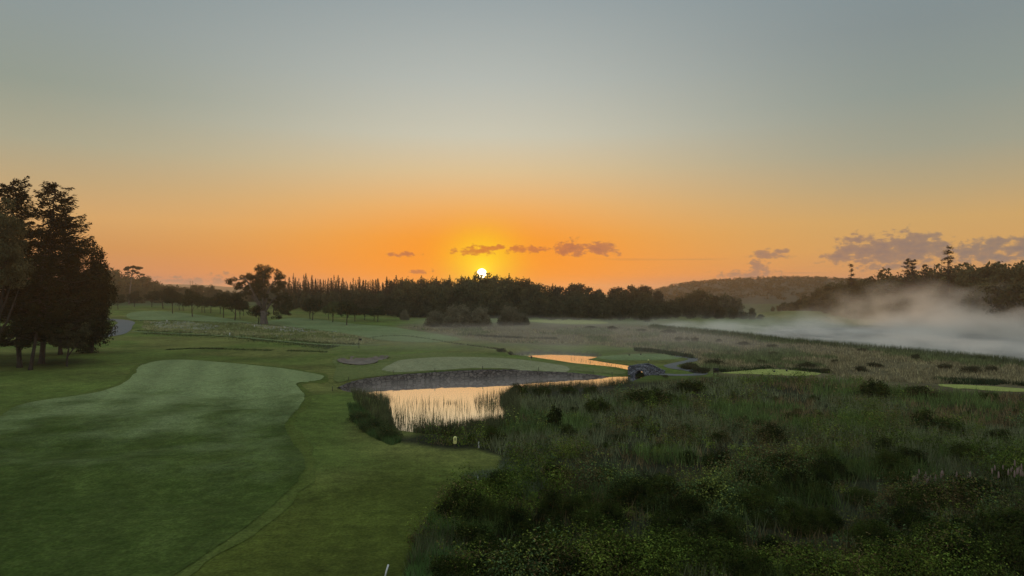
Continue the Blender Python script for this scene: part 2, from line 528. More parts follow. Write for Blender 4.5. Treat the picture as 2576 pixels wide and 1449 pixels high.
def sheet(name, poly, mat, dz=.05, step=1.2, smooth=True, kind='structure', hole=None):
    poly = np.asarray(poly, float)
    # resample the outline
    ring = []
    for a, b in zip(poly, np.roll(poly, -1, 0)):
        n = max(1, int(np.linalg.norm(b - a) / step))
        for k in range(n): ring.append(a + (b - a) * k / n)
    ring = np.array(ring); ring = ring + rng.normal(0, .07, ring.shape) * min(step, 1.5)
    lo, hi = ring.min(0), ring.max(0)
    gx, gy = np.meshgrid(np.arange(lo[0], hi[0], step), np.arange(lo[1], hi[1], step))
    G = np.stack([gx.ravel(), gy.ravel()], 1) + rng.uniform(-.1, .1, (gx.size, 2)) * step
    G = G[sdf(G, ring) < -step * .5]
    pts = np.vstack([ring, G]); nr = len(ring)
    v, e, f, *_ = delaunay_2d_cdt([Vector(p) for p in pts], [], [list(range(nr))], 1, 1e-4)
    v = np.array([(p.x, p.y) for p in v])
    z = H(v[:, 0], v[:, 1]) + dz
    f = np.array([t for t in f if len(t) == 3])
    if hole is not None: f = f[sdf(v[f].mean(1), hole) > -.35]
    me = np_mesh(name, np.column_stack([v, z]), [f], [mat], smooth=smooth)
    return tag(link(name, me), kind=kind)

def flat_sheet(name, poly, z, mat):
    v, e, f, *_ = delaunay_2d_cdt([Vector(p) for p in poly], [], [list(range(len(poly)))], 1, 1e-4)
    me = np_mesh(name, [(p.x, p.y, z) for p in v], [np.array([t for t in f if len(t) == 3])], [mat])
    return tag(link(name, me), kind='structure')

def px_poly(pts, n=4):
    p = smooth_line(pts, n, True)
    x, y, z = ground(p[:, 0], p[:, 1])
    return np.stack([x, y], 1)

fair_px = [(-150, 1120), (-20, 1058), (50, 1020), (140, 1003), (230, 990), (300, 970), (335, 945), (352, 922), (395, 909), (460, 905.5), (560, 912), (700, 926),
           (770, 937), (812, 946), (806, 956), (772, 961), (745, 967), (765, 992), (758, 1020), (728, 1052), (718, 1082), (742, 1120), (767, 1160), (760, 1192), (720, 1240), (640, 1310), (540, 1380), (430, 1455), (300, 1560), (-300, 1560)]
FAIR = px_poly(fair_px)
def grow(poly, w):
    t = unit(np.roll(poly, -1, 0) - np.roll(poly, 1, 0)); nn = np.stack([t[:, 1], -t[:, 0]], 1)
    s = 1 if sdf(poly[:1] + nn[:1] * .3, poly)[0] > 0 else -1
    return poly + s * nn * w * (.6 + .9 * vnoise(poly[:, 0] / 3, poly[:, 1] / 3, 5))[:, None]
M_CUT = grass_mat('first_cut_turf', (.068, .090, .016), (.112, .132, .032))
sheet('fairway_edge', grow(FAIR, 1.1), M_CUT, .04, 1.3)
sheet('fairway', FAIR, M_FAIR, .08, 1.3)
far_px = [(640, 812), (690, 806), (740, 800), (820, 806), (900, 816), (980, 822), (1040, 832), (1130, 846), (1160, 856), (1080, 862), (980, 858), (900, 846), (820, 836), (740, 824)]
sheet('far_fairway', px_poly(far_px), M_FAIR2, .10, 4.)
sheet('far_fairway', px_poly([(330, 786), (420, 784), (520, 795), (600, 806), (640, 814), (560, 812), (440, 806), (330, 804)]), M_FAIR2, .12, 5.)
sheet('far_fairway', px_poly([(1330, 806), (1420, 804), (1500, 808), (1530, 814), (1440, 816), (1350, 811)]), M_TEE, .12, 4.)
sheet('far_fairway', px_poly([(1930, 797), (1980, 786), (2060, 784), (2130, 793), (2220, 806), (2180, 816), (2050, 812), (1950, 806)]), M_APRON, .12, 5.)
apron_px = [(838, 952), (845, 925), (835, 910), (850, 897), (900, 892), (1000, 893), (1080, 888), (1160, 888), (1260, 896), (1330, 906), (1400, 911), (1450, 919), (1510, 929), (1570, 934),
            (1565, 942), (1500, 938), (1430, 933), (1350, 931), (1280, 929.5), (1200, 930.5), (1110, 934), (1030, 940), (960, 946.5), (905, 953), (880, 957), (850, 962)]
sheet('green_apron', px_poly(apron_px), M_APRON, .08, .8, hole=BUNK)
sheet('putting_green', smooth_line(GREEN, 4, True), M_GREEN, .12, 1.)
sheet('bunker_sand', smooth_line(BUNK, 4, True), M_SAND, .16, .5)
sheet('tee_lawn', px_poly([(1500, 899), (1545, 894), (1620, 890), (1690, 893), (1715, 900), (1680, 905), (1600, 907), (1530, 905)]), M_FAIR2, .05, 1.2)
sheet('tee_lawn', px_poly([(1812, 939), (1870, 933), (1940, 928.5), (2010, 934), (2066, 940), (2030, 946), (1960, 944.5), (1880, 941)], 2), M_TEE, .05, 1.)
sheet('tee_lawn', px_poly([(2364, 967), (2440, 969), (2520, 974), (2600, 981), (2590, 986), (2515, 985), (2430, 978), (2368, 972)], 2), M_TEE, .05, 1.)

def ribbon(name, pts, w, mat, dz, step=.9):
    p = smooth_line(pts, 6)
    x, y, z = ground(p[:, 0], p[:, 1])
    c = np.stack([x, y], 1)
    t = np.gradient(c, axis=0); t = unit(t); nrm = np.stack([-t[:, 1], t[:, 0]], 1)
    w = np.interp(np.linspace(0, 1, len(c)), np.linspace(0, 1, len(np.atleast_1d(w))), np.atleast_1d(w))[:, None]
    V = []; K = 5
    for k in range(K):
        q = c + nrm * w * (k / (K - 1) - .5)
        V.append(np.column_stack([q, H(q[:, 0], q[:, 1]) + dz]))
    V = np.concatenate(V); n = len(c); f = []
    for k in range(K - 1):
        i = np.arange(n - 1) + k * n
        f.append(np.stack([i, i + 1, i + n + 1, i + n], 1))
    return tag(link(name, np_mesh(name, V, [np.concatenate(f)], [mat], smooth=True)), kind='structure')

ribbon('path', [(1650, 941), (1700, 944), (1752, 943), (1762, 939), (1735, 932), (1697, 926), (1686, 920), (1708, 914), (1738, 908), (1745, 903), (1728, 899), (1700, 896)], 2.6, M_PATH, .07)
ribbon('path', [(240, 850), (285, 842), (303, 832), (310, 820), (318, 812), (300, 806), (250, 802)], [4., 6, 7, 7, 6, 4], M_PATH, .10)
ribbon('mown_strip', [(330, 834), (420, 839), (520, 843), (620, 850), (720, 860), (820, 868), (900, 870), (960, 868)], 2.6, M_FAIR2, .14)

flat_sheet('pond_water', POND, ZW, M_WATER)
flat_sheet('pond_water', BACK, ZW, M_WATER)
flat_sheet('lake_water', LAKE, ZL, M_LAKE)

# ------------------------------------------------------------------ trees
def clump_leaves(C, Rr, nleaf, L, aspect=.6, up=.3, squash=.75):
    """leaf cards filling balls C (n,3) of radius Rr"""
    n = len(C); Rr = np.broadcast_to(np.asarray(Rr, float), (n,))
    cnt = np.maximum(6, (nleaf * (Rr / Rr.mean()) ** 2).astype(int))
    idx = np.repeat(np.arange(n), cnt)
    d = unit(rng.normal(size=(len(idx), 3)))
    r = rng.uniform(.25, 1, len(idx)) ** .5 * rng.uniform(.75, 1.12, len(idx))
    off = d * (Rr[idx] * r)[:, None]; off[:, 2] *= squash
    P = C[idx] + off
    Nn = d + rng.normal(0, .55, (len(idx), 3)); Nn[:, 2] += up
    s = L * rng.uniform(.6, 1.35, len(idx))
    return cards(P, Nn, s, s * aspect)

def broadleaf(h, w, th, n, nleaf, L, limbs=6, tr=.03, cr=(.17, .27), low=.0, seed=0, lopsided=.1):
    """crown arrays, trunk MB"""
    rz = (h - th) / 2; cz = th + rz
    d = unit(rng.normal(size=(n, 3)))
    if th > 1: d[:, 2] = np.where(d[:, 2] < -.55, -d[:, 2] * .5, d[:, 2])
    rr = rng.uniform(.35, .84, n) * (1 + lopsided * np.sin(3 * np.arctan2(d[:, 1], d[:, 0]) + seed))
    C = d * rr[:, None] * np.array([w / 2, w / 2, rz]); C[:, 2] += cz
    Rr = rng.uniform(*cr, n) * w
    ov = C[:, 2] + Rr * .75 - h
    C[:, 2] -= np.maximum(ov, 0)
    V, q = clump_leaves(C, Rr, nleaf, L)
    V[:, 2] *= h / np.percentile(V[:, 2], 99.7)
    if th < 1:                       # foliage down to the ground
        zl = np.percentile(V[:, 2], .7); V[:, 2] = (V[:, 2] - zl) / (h - zl) * (h - .3) + .3
    t = MB()
    r0 = h * tr
    t.tube([(0, 0, -.4), (0, 0, .15), (0.02 * h, 0, th), (0.01 * h, .02 * h, cz), (0, 0, h * .86)], [r0 * 1.5, r0, r0 * .8, r0 * .5, r0 * .12], 8)
    for k in rng.choice(n, min(limbs, n), replace=False):
        a = np.array([0.01 * h, 0, rng.uniform(th * .8, cz)]); b = C[k]
        m = (a + b) / 2 + np.array([0, 0, -.04 * h])
        t.tube([a, m, b], [r0 * .45, r0 * .3, r0 * .08], 5)
    return V, q, t

def spruce(h, r, n_lev=26, nb=9, L=1.2, base=.06, tip=True, droop=.35, power=.85, dens=1.):
    Ps, Ns, Ls, rolls = [], [], [], []
    for i in range(n_lev):
        f = base + (1 - base) * (i / (n_lev - 1)) ** .95
        z = h * f
        rad = r * max(1 - f, .0) ** power + .10
        for k in range(nb if f < .8 else max(4, nb - 3)):
            if rng.random() > dens: continue
            a = rng.uniform(0, 2 * pi); rl = rad * rng.uniform(.65, 1.15)
            m = max(2, int(rl / (L * .42)))
            for j in range(m):
                t = (j + .6) / m
                Ps.append((math.cos(a) * rl * t + rng.normal(0, .1), math.sin(a) * rl * t + rng.normal(0, .1), z - droop * rl * t * (1 - .45 * t) + rng.normal(0, .12)))
                Ns.append((rng.normal(0, .5), rng.normal(0, .5), 1 + rng.normal(0, .4)))
                rolls.append((-math.sin(a), math.cos(a), 0)); Ls.append(L * rng.uniform(.7, 1.2) * (.6 + .4 * (1 - f)))
    V, q = cards(np.array(Ps), np.array(Ns), np.array(Ls), np.array(Ls) * .55, roll=np.array(rolls))
    t = MB(); t.tube([(0, 0, -.4), (0, 0, h * .5), (0, 0, h * .99)], [h * .014, h * .008, .05], 6)
    return V, q, t

def fused(name, V, q, t, leaf, bark):
    tv, tq, tt = t.arrays()
    n = len(V)
    mi = np.concatenate([np.zeros(len(q), int), np.ones(len(tq), int), np.ones(len(tt), int)])
    return np_mesh(name, np.vstack([V, tv]), [np.vstack([q, tq + n]), tt + n] if True else [], [leaf, bark], midx=mi)

def top_h(px, py, Y):
    x = (px - CX) / F * Y
    return x, H1(x, Y), CAMZ + (HZ - py) / F * Y

# ---- prototypes (meshes only; objects are linked where the trees stand)
P_SPR = [fused('spruce', *spruce(26, 4.9 + .5 * k, 34, 11, 1.9, power=.72), M_SPRUCE, M_BARK) for k in range(3)]
P_FIR = [fused('fir', *spruce(18, 4.4, 24, 10, 1.5, base=.1, power=.7, droop=.15), M_SPRUCE, M_BARK) for k in range(2)]
P_WOOD = [fused('broadleaf', *broadleaf(18, 13, .2, 44, 80, 1.05, 4, seed=k), M_WOOD, M_BARK) for k in range(4)]
P_DARK = [fused('broadleaf', *broadleaf(18, 12, .2, 44, 80, .95, 4, seed=k + 9), M_LEAF, M_BARK) for k in range(3)]
P_PINE = [fused('pine', *broadleaf(20, 11, .8, 80, 60, .95, 6, cr=(.13, .22), seed=k + 5), M_SPRUCE, M_BARK) for k in range(3)]

def stand(name, me, x, y, z, h0, h, wscale, label, cat, group):
    o = link(name, me)
    o.location = (x, y, z - .2); s = h / h0
    o.scale = (s * wscale, s * wscale, s); o.rotation_euler = (0, 0, random.uniform(0, 6.28))
    return tag(o, label, cat, group)

def skyl(px, pts):
    p = np.array(pts, float); return float(np.interp(px, p[:, 0], p[:, 1]))

# ---- the wood behind the sun: conifers at the back, broadleaved domes in front
SKY_C = [(690, 700), (715, 694), (800, 697), (900, 697), (1000, 698), (1100, 697), (1200, 691), (1300, 694), (1350, 703), (1385, 718), (1400, 724), (1430, 715), (1452, 711),
         (1480, 717), (1520, 722), (1560, 718), (1600, 714), (1640, 722), (1665, 738), (1690, 752)]
px = 700
k = 0
while px < 1010:
    Y = 470 + random.uniform(-14, 14)
    x, g, t = top_h(px, skyl(px, SKY_C) + random.choice((-4, 0, 3, 5, 7, 8, 10, 12, 13, -7)), Y)
    fir = random.random() < .55
    stand('spruce', P_FIR[k % 2] if fir else P_SPR[k % 3], x, Y, g, 18 if fir else 26, t - g, random.uniform(.55, .7) if fir else random.uniform(.95, 1.25), 'pointed dark spruce in the jagged wall of conifers left of the sun', 'tree', 'spruces of the wood left of the sun')
    px += random.uniform(5, 12); k += 1
px = 705
while px < 1000:
    Y = 440 + random.uniform(-12, 12)
    x, g, t = top_h(px, skyl(px, SKY_C) + random.uniform(5, 20), Y)
    stand('spruce', P_SPR[k % 3], x, Y, g, 26, t - g, random.uniform(.95, 1.2), 'pointed dark spruce in the jagged wall of conifers left of the sun', 'tree', 'spruces of the wood left of the sun')
    px += random.uniform(7, 12); k += 1
px = 985
while px < 1375:
    Y = 470 + random.uniform(-10, 14)
    py = skyl(px, SKY_C) + random.uniform(3, 9)
    if abs(px - 1212) < 24: py = 686.5 + (px - 1212) * .1
    x, g, t = top_h(px, py, Y)
    stand('broadleaf_tree', P_WOOD[k % 4], x, Y, g, 18, t - g, random.uniform(.62, .8), 'rounded broadleaved tree on the skyline under the rising sun', 'tree', 'skyline trees under the sun')
    px += random.uniform(15, 22); k += 1
for px, py in ((1012, 696), (1060, 692), (1098, 695), (1131, 690), (1160, 694), (1243, 692), (1281, 686), (1298, 695), (1390, 712), (1407, 722), (1331, 699)):
    Y = 455
    x, g, t = top_h(px, py + 2, Y)
    stand('fir_tree', P_FIR[k % 2], x, Y, g, 18, t - g, .8, 'thin conifer spire poking above the rounded trees near the sun', 'tree', 'conifer spires near the sun'); k += 1
for row, (Yr, off, wd) in enumerate(((430, 22, 20), (405, 45, 22))):
    px = 730 + row * 9
    while px < 1390:
        Y = Yr + random.uniform(-10, 10)
        if not (px < 1000 and row == 0):
            x, g, t = top_h(px, skyl(px, SKY_C) + (off * .55 if px > 1000 else off * .8) + random.uniform(-6, 8), Y)
            big = px > 1000
            stand('broadleaf_tree', (P_WOOD if big else P_DARK)[k % 3], x, Y, g, 18, t - g, random.uniform(.8, 1.05), 'dark leafy tree in the front rank of the wood below the sun', 'tree', 'front rank of the central wood')
            k += 1
        px += random.uniform(20, 32)
px = 1392
while px < 1668:
    for Y, off in ((425, 0), (400, 16), (375, 38)):
        q = px + random.uniform(-8, 8)
        x, g, t = top_h(q, skyl(q, SKY_C) + off + random.uniform(-4, 8), Y + random.uniform(-8, 8))
        if t - g < 5: continue
        me = P_PINE if off == 0 else P_DARK
        stand('pine_tree' if off == 0 else 'broadleaf_tree', me[k % 3], x, Y, g, 20 if off == 0 else 18, t - g, random.uniform(.9, 1.15),
              'ragged topped dark pine in the wood right of the sun' if off == 0 else 'dark bushy tree at the foot of the pines right of the sun', 'tree',
              'pines right of the sun' if off == 0 else 'bushy trees below the pines'); k += 1
    px += random.uniform(19, 27)
# low hedge of trees that closes the foot of the wood
px = 700
while px < 1680:
    Y = 398 + random.uniform(-8, 8) if px > 1000 else 425 + random.uniform(-8, 8)
    x, g, t = top_h(px, random.uniform(757, 772), Y)
    stand('broadleaf_tree', P_DARK[k % 3], x, Y, g, 18, max(t - g, 7), random.uniform(1.2, 1.6), 'low dark tree hugging the foot of the central wood', 'tree', 'low trees at the foot of the central wood')
    px += random.uniform(10, 14) if 1120 < px < 1330 else random.uniform(18, 26); k += 1

# ---- wood on the left beyond the parkland trees
SKY_L = [(250, 672), (286, 684), (320, 692), (363, 699), (380, 708), (413, 718), (435, 721), (462, 722), (476, 714), (492, 717), (505, 720), (530, 722), (555, 730), (577, 734), (620, 722), (660, 715), (715, 712)]
for Y, off, st in ((640, 0, 15), (600, 12, 17), (560, 24, 18)):
    px = 255
    while px < 715:
        q = px
        x, g, t = top_h(q, skyl(q, SKY_L) + off + random.uniform(-4, 6), Y + random.uniform(-15, 15))
        if t - g > 5:
            stand('broadleaf_tree', P_WOOD[k % 4], x, Y, g, 18, t - g, random.uniform(1.0, 1.35),
                  'hazy grown tree in the far wood behind the small parkland trees', 'tree', 'far wood on the left')
        px += random.uniform(.8, 1.2) * st; k += 1

# ---- clump in front of the far hill and lone round tree
for px, py, Y, w in ((1682, 753, 420, 1.), (1704, 748, 440, 1.), (1727, 738, 430, .9), (1750, 730, 425, 1.1), (1772, 729, 420, 1.2), (1797, 742, 425, 1.), (1818, 740, 415, 1.1),
                     (1840, 743, 420, 1.), (1856, 750, 425, .9), (1700, 768, 405, 1.2), (1735, 762, 400, 1.2), (1775, 758, 400, 1.2), (1810, 768, 395, 1.2), (1846, 772, 395, 1.2), (1666, 762, 400, 1.2)):
    x, g, t = top_h(px, py, Y)
    stand('broadleaf_tree', (P_DARK + P_WOOD)[k % 6], x, Y, g, 18, t - g, w, 'dark rounded tree in the clump standing before the far hill', 'tree', 'clump before the far hill'); k += 1
for px, py, Y, w, lb in ((1870, 783, 390, 2.0, 'low dark bush at the left end of the hedge right of the tree clump'), (1893, 774, 388, 1.1, 'small pointed dark bush rising from the hedge by the lawn'),
                         (1888, 788, 386, 2.2, 'low dark bush in the middle of the hedge by the lawn'), (1913, 790, 384, 2.2, 'low dark bush at the right end of the hedge by the lawn')):
    x, g, t = top_h(px, py, Y)
    stand('bush', P_DARK[k % 3], x, Y, g, 18, t - g, w, lb, 'bush', None); k += 1
x, g, t = top_h(1622, 757, 352)
stand('round_tree', P_DARK[1], x, 352, g, 18, t - g, 1.12, 'lone round green tree standing in mist before the pines', 'tree', None)

# ---- wood on the right shore
SKY_R = [(1925, 764), (1985, 762), (2006, 750), (2022, 738), (2056, 732), (2080, 712), (2099, 706), (2121, 706), (2155, 697), (2186, 694), (2214, 699), (2241, 678), (2260, 686), (2306, 687),
         (2340, 687), (2368, 673), (2415, 665), (2461, 667), (2486, 655), (2514, 667), (2539, 669), (2576, 656), (2650, 640), (2800, 630)]
def rdist(px): return float(np.interp(px, [1900, 2006, 2140, 2576, 2800], [520, 480, 400, 255, 225]))
for off, dy, st in ((0, 30, 20), (14, 14, 24), (36, 2, 28), (66, -8, 34)):
    px = 1930 + dy
    while px < 2760:
        Y = rdist(px) + dy + random.uniform(-6, 6)
        x, g, t = top_h(px, skyl(px, SKY_R) + off * np.interp(px, [1950, 2300], [.5, 1.2]) + random.uniform(-5, 8), Y)
        if t - g > 4:
            stand('broadleaf_tree', P_WOOD[k % 4], x, Y, g, 18, t - g, random.uniform(.85, 1.15) * (1.25 if off > 20 else 1), 'leafy dome crowned tree in the wood along the right shore of the lake', 'tree', 'wood on the right shore')
        px += random.uniform(.8, 1.2) * st * np.interp(px, [1950, 2576], [.75, 1.5]); k += 1

def layered(h, r, nlev, seed):
    """sparse conifer with flat shelves of branches"""
    Ps, Ns, Ls = [], [], []; t = MB()
    t.tube([(0, 0, -.4), (.1, 0, h * .5), (0, .1, h * .97)], [h * .018, h * .012, .06], 7)
    for i in range(nlev):
        f = .42 + .56 * i / (nlev - 1)
        rad = r * (1.05 - f) ** .5 * rng.uniform(.75, 1.2) * (1.25 if f > .9 else 1)
        for b in range(8):
            a = rng.uniform(0, 2 * pi); rl = rad * rng.uniform(.35, 1.15); zj = rng.normal(0, h * .014)
            t.tube([(0, 0, h * f + zj), (math.cos(a) * rl, math.sin(a) * rl, h * f + .25 + zj)], [.10, .03], 4)
            for j in range(26):
                u = rng.uniform(.3, 1.05)
                Ps.append((math.cos(a) * rl * u + rng.normal(0, .35), math.sin(a) * rl * u + rng.normal(0, .35), h * f + zj + .15 * u + rng.normal(0, .28)))
                Ns.append((rng.normal(0, .25), rng.normal(0, .25), 1)); Ls.append(rng.uniform(.5, 1.0))
    V, q = cards(np.array(Ps), np.array(Ns), np.array(Ls), np.array(Ls) * .6)
    return V, q, t

def tree_thing(name, loc, crown, trunk, leaf, bark, label, group=None, rz=0., scale=None):
    e = empty(name, loc, label, 'tree', group, rz)
    V, q = crown
    link('crown', np_mesh('crown', V, [q], [leaf]), e)
    trunk.build('trunk', bark, e, smooth=True)
    if scale: e.scale = scale
    return e

for px, py, Y, r, nl, lb in ((2385, 622, 305, 3.6, 11, 'tall tiered conifer towering over the right wood, tallest of the skyline conifers'),
                             (2141, 666, 425, 3.2, 7, 'slender flat topped conifer at the left end of the right wood skyline'),
                             (2282, 651, 345, 3.4, 11, 'left one of the touching pair of dark conifers on the right skyline'),
                             (2297, 654, 345, 3.2, 11, 'right one of the touching pair of dark conifers on the right skyline'),
                             (2325, 666, 340, 3.2, 9, 'short dark conifer just right of the touching pair on the skyline')):
    x, g, t = top_h(px, py, Y)
    V, q, tr = layered(t - g, r * 1.5, nl, 1)
    tree_thing('layered_conifer', (x, Y, g), (V, q), tr, M_SPRUCE, M_BARK, lb)

# umbrella pine above the left wood
x, g, t = top_h(334, 666, 520)
hh = t - g
C = np.array([(dx, rng.normal(0, 1.2), hh - 1.6 - .055 * dx * dx + rng.normal(0, .3)) for dx in np.linspace(-6, 6, 11)] + [(3.5, 0, hh - 6.2), (6.5, 1, hh - 7.5), (-4, 0, hh - 6), (1, -1, hh - 4.8)])
V, q = clump_leaves(C, np.full(len(C), 2.1), 110, .9, squash=.5)
tr = MB(); tr.tube([(-3, 0, -.4), (-2, 0, hh * .4), (-.5, 0, hh * .75), (.5, 0, hh - 2)], [.6, .5, .36, .12], 7)
for c in C[::2]: tr.tube([(-.5, 0, hh * .74), (c[0] * .6, c[1] * .5, hh * .84), c], [.22, .14, .05], 5)
tree_thing('umbrella_pine', (x, 520, g), (V, q), tr, M_SPRUCE, M_BARKP, 'umbrella shaped pine with bare leaning trunk above the left wood')

# ---- parkland trees
V, q, t = broadleaf(7, 6.5, 1.7, 26, 95, .42, 7, tr=.022, cr=(.15, .24), seed=1); PK = [((V, q), t)]
for s in (2, 3): V, q, t = broadleaf(7, 6.2, 1.6, 26, 95, .42, 7, tr=.022, cr=(.15, .25), seed=s); PK.append(((V, q), t))
PKM = [(np_mesh('crown', c[0], [c[1]], [M_PARK]), np_mesh('crown', c[0], [c[1]], [M_LEAFL]), t.mesh('trunk', M_BARK, True)) for c, t in PK]
park = [  # foot x, foot y, top y, width, light?, label
    (297, 778, 741, 32, 0, 'dim small tree at the edge of the big dark trees, leftmost of the parkland trees'),
    (338, 772, 733, 32, 0, 'slim hazy tree under the umbrella pine at the back of the parkland'),
    (382, 772, 733, 36, 0, 'round dark tree right of the umbrella pine at the back of the parkland'),
    (410, 776, 729, 46, 0, 'broad dark tree half behind the slim one on the open lawn'),
    (434, 789, 725, 38, 0, 'slim round tree with a thin bare stem out on the open lawn'),
    (451, 780, 738, 28, 0, 'small tree in the gap left of the wide lone parkland tree'),
    (461, 781, 741, 26, 0, 'narrow tree touching the back of the wide lone parkland tree'),
    (484, 797, 730, 48, 0, 'wide round tree standing alone with a clear stem, midway along the parkland row'),
    (508, 786, 746, 28, 0, 'small back tree at the right shoulder of the wide lone tree'),
    (515, 787, 748, 26, 0, 'small back tree with a thin stem just right of another of its size'),
    (530, 788, 748, 32, 0, 'small round tree between the wide lone tree and the front pair'),
    (554, 790, 744, 30, 0, 'small tree behind the left half of the front pair'),
    (562, 799, 737, 38, 0, 'left tree of the front pair beside the eucalyptus'),
    (591, 806, 738, 56, 0, 'broad dark tree of the front pair nearest the eucalyptus'),
    (604, 802, 756, 28, 0, 'small tree with a thin stem behind the broad one of the front pair'),
    (613, 795, 757, 26, 0, 'smallest tree between the front pair and the eucalyptus'),
    (650, 814, 766, 48, 0, 'low dark bushy tree under the left side of the eucalyptus'),
    (780, 803, 757, 34, 0, 'dark tree at the left of a close pair right of the eucalyptus'),
    (786, 806, 752, 44, 0, 'taller dark tree of the close pair right of the eucalyptus'),
    (826, 803, 764, 30, 0, 'small tree behind the pale green one below the spruces'),
    (837, 811, 759, 40, 1, 'pale green round tree below the spruces, lightest of the parkland trees'),
    (872, 818, 758, 52, 0, 'broad dark tree nearest the camera right of the pale green one'),
    (893, 809, 768, 32, 0, 'small dim tree at the right shoulder of the broad dark one'),
    (917, 805, 774, 32, 0, 'low round tree left of the last close pair before the willow mounds'),
    (941, 807, 776, 28, 0, 'left small tree of the last close pair before the willow mounds'),
    (950, 809, 770, 42, 0, 'right larger tree of the last close pair before the willow mounds'),
]
for i, (px, py, ty, w, lt, lb) in enumerate(park):
    x, y, z = gp(px, py)
    h = (py - ty) / F * y; ww = w / F * y
    e = empty('parkland_tree', (x, y, z), lb, 'tree', 'small parkland trees on the left', random.uniform(0, 6))
    cm = PKM[i % 3]
    link('crown', cm[lt], e); link('trunk', cm[2], e)
    e.scale = (ww / 5.4, ww / 5.4, h / 6.9)
x, y, z = gp(688, 786)
V, q, t = broadleaf(13, 12, 2.2, 30, 110, .6, 7, seed=4)
tree_thing('leafy_tree', (x, y, z), (V, q), t, M_WILLOW, M_BARK, 'grey green leafy tree seen behind the right half of the eucalyptus')

# ---- eucalyptus
ex, ey, ez = gp(664, 815)
S = ey / F
def ep(px, py, dy=0): return np.array([(px - 664) * S, dy, (815 - py) * S])
tr = MB()
tr.tube([ep(664, 820), ep(664, 812), ep(663, 800), ep(662, 790), ep(661, 782)], [2.3, 1.75, 1.45, 1.5, 1.1], 12)
tr.tube([ep(666, 795), ep(671, 789), ep(672, 786)], [.8, .7, .45], 8)
limbs = [([(660, 786), (648, 765), (632, 745), (618, 725), (600, 722), (588, 718)], 1), ([(661, 784), (654, 762), (645, 740), (636, 715), (628, 700), (616, 705), (608, 698)], -2),
         ([(662, 784), (660, 760), (658, 735), (655, 712), (660, 690)], 1.5), ([(664, 784), (668, 760), (674, 735), (684, 715), (698, 700), (700, 690)], 0),
         ([(665, 786), (674, 768), (684, 752), (700, 740), (716, 742), (722, 760)], 2), ([(663, 784), (664, 758), (668, 730), (672, 705), (676, 684)], -2), ([(662, 785), (650, 762), (640, 750), (626, 745)], 3)]
for pts, dy in limbs:
    n = len(pts)
    tr.tube([ep(a, b, dy * k * .7) for k, (a, b) in enumerate(pts)], np.linspace(.62, .12, n), 7)
cl = [(588, 719, 11), (586, 708, 9), (598, 703, 8), (605, 697, 9), (600, 714, 7), (618, 692, 9), (628, 700, 9), (622, 712, 8), (640, 697, 8), (655, 681, 10), (648, 690, 9), (663, 672, 9), (675, 674, 9), (688, 680, 9),
      (700, 688, 10), (706, 700, 9), (694, 697, 9), (680, 692, 10), (668, 694, 10), (655, 702, 11), (640, 712, 11), (650, 722, 12), (664, 718, 10), (640, 728, 9), (628, 735, 9), (616, 722, 8), (612, 736, 7),
      (688, 712, 7), (700, 718, 9), (710, 712, 8), (703, 730, 7), (712, 742, 9), (722, 750, 10), (728, 762, 9), (720, 772, 10), (712, 784, 10), (726, 774, 10), (706, 796, 8), (714, 764, 10), (704, 778, 7), (722, 786, 7), (728, 740, 7), (660, 706, 12), (676, 716, 11), (640, 702, 11), (690, 730, 9), (676, 744, 8), (632, 720, 9), (700, 750, 9), (655, 738, 9), (645, 745, 8), (668, 735, 8), (660, 752, 7), (690, 760, 6)]
C = np.array([ep(a, b, rng.uniform(-5, 5)) for a, b, r in cl]); Rr = np.array([r * S * 1.22 for a, b, r in cl])
C2 = np.vstack([C - [0, 0, .9] + rng.uniform(-1.9, 1.9, C.shape) * [1, 1, .5], C - [0, 0, 1.2] + rng.uniform(-2.2, 2.2, C.shape) * [1, 1, .6]])
V, q = clump_leaves(np.vstack([C, C2]), np.concatenate([Rr, Rr * .65, Rr * .5]), 150, .48)
tree_thing('eucalyptus', (ex, ey, ez), (V, q), tr, M_EUC, M_BARKP, 'huge old eucalyptus with fanned pale limbs and a ragged clumpy crown')

# ---- willow mounds at the foot of the wood
dd = unit(rng.normal(size=(70, 3))); dd[:, 2] = np.abs(dd[:, 2])
C = dd * rng.uniform(.45, .86, (70, 1)) * np.array([6, 6, 7.2]); C[:, 2] += .5
V, q = clump_leaves(C, rng.uniform(1.2, 2.1, 70), 120, .5, squash=.85); V[:, 2] *= 8 / np.percentile(V[:, 2], 99.7)
t = MB(); t.tube([(0, 0, -.3), (.2, 0, 2), (.1, .1, 5)], [.4, .3, .1], 7)
WM = (np_mesh('crown', V, [q], [M_WILLOW]), t.mesh('trunk', M_BARK))
for px, py, ty, w, lb in ((1015, 806, 780, 26, 'small separate willow bush left of the big willow mounds'), (1098, 822, 783, 66, 'left low end of the big willow mound under the sun'),
                          (1150, 823, 768, 86, 'tallest broad willow mound straight below the sun'), (1205, 823, 775, 64, 'right shoulder of the big willow mound below the sun'), (1283, 820, 771, 66, 'domed willow mound on its own right of the sun'), (1312, 819, 788, 44, 'low willow bush at the right foot of the lone willow dome')):
    x, y, z = gp(px, py)
    e = empty('willow_mound', (x, y + 3, z), lb, 'bush', 'willow mounds below the sun', random.uniform(0, 6))
    link('crown', WM[0], e); link('trunk', WM[1], e)
    e.scale = (w / F * y / 12, w / F * y / 12, (py - ty) / F * y / 8)

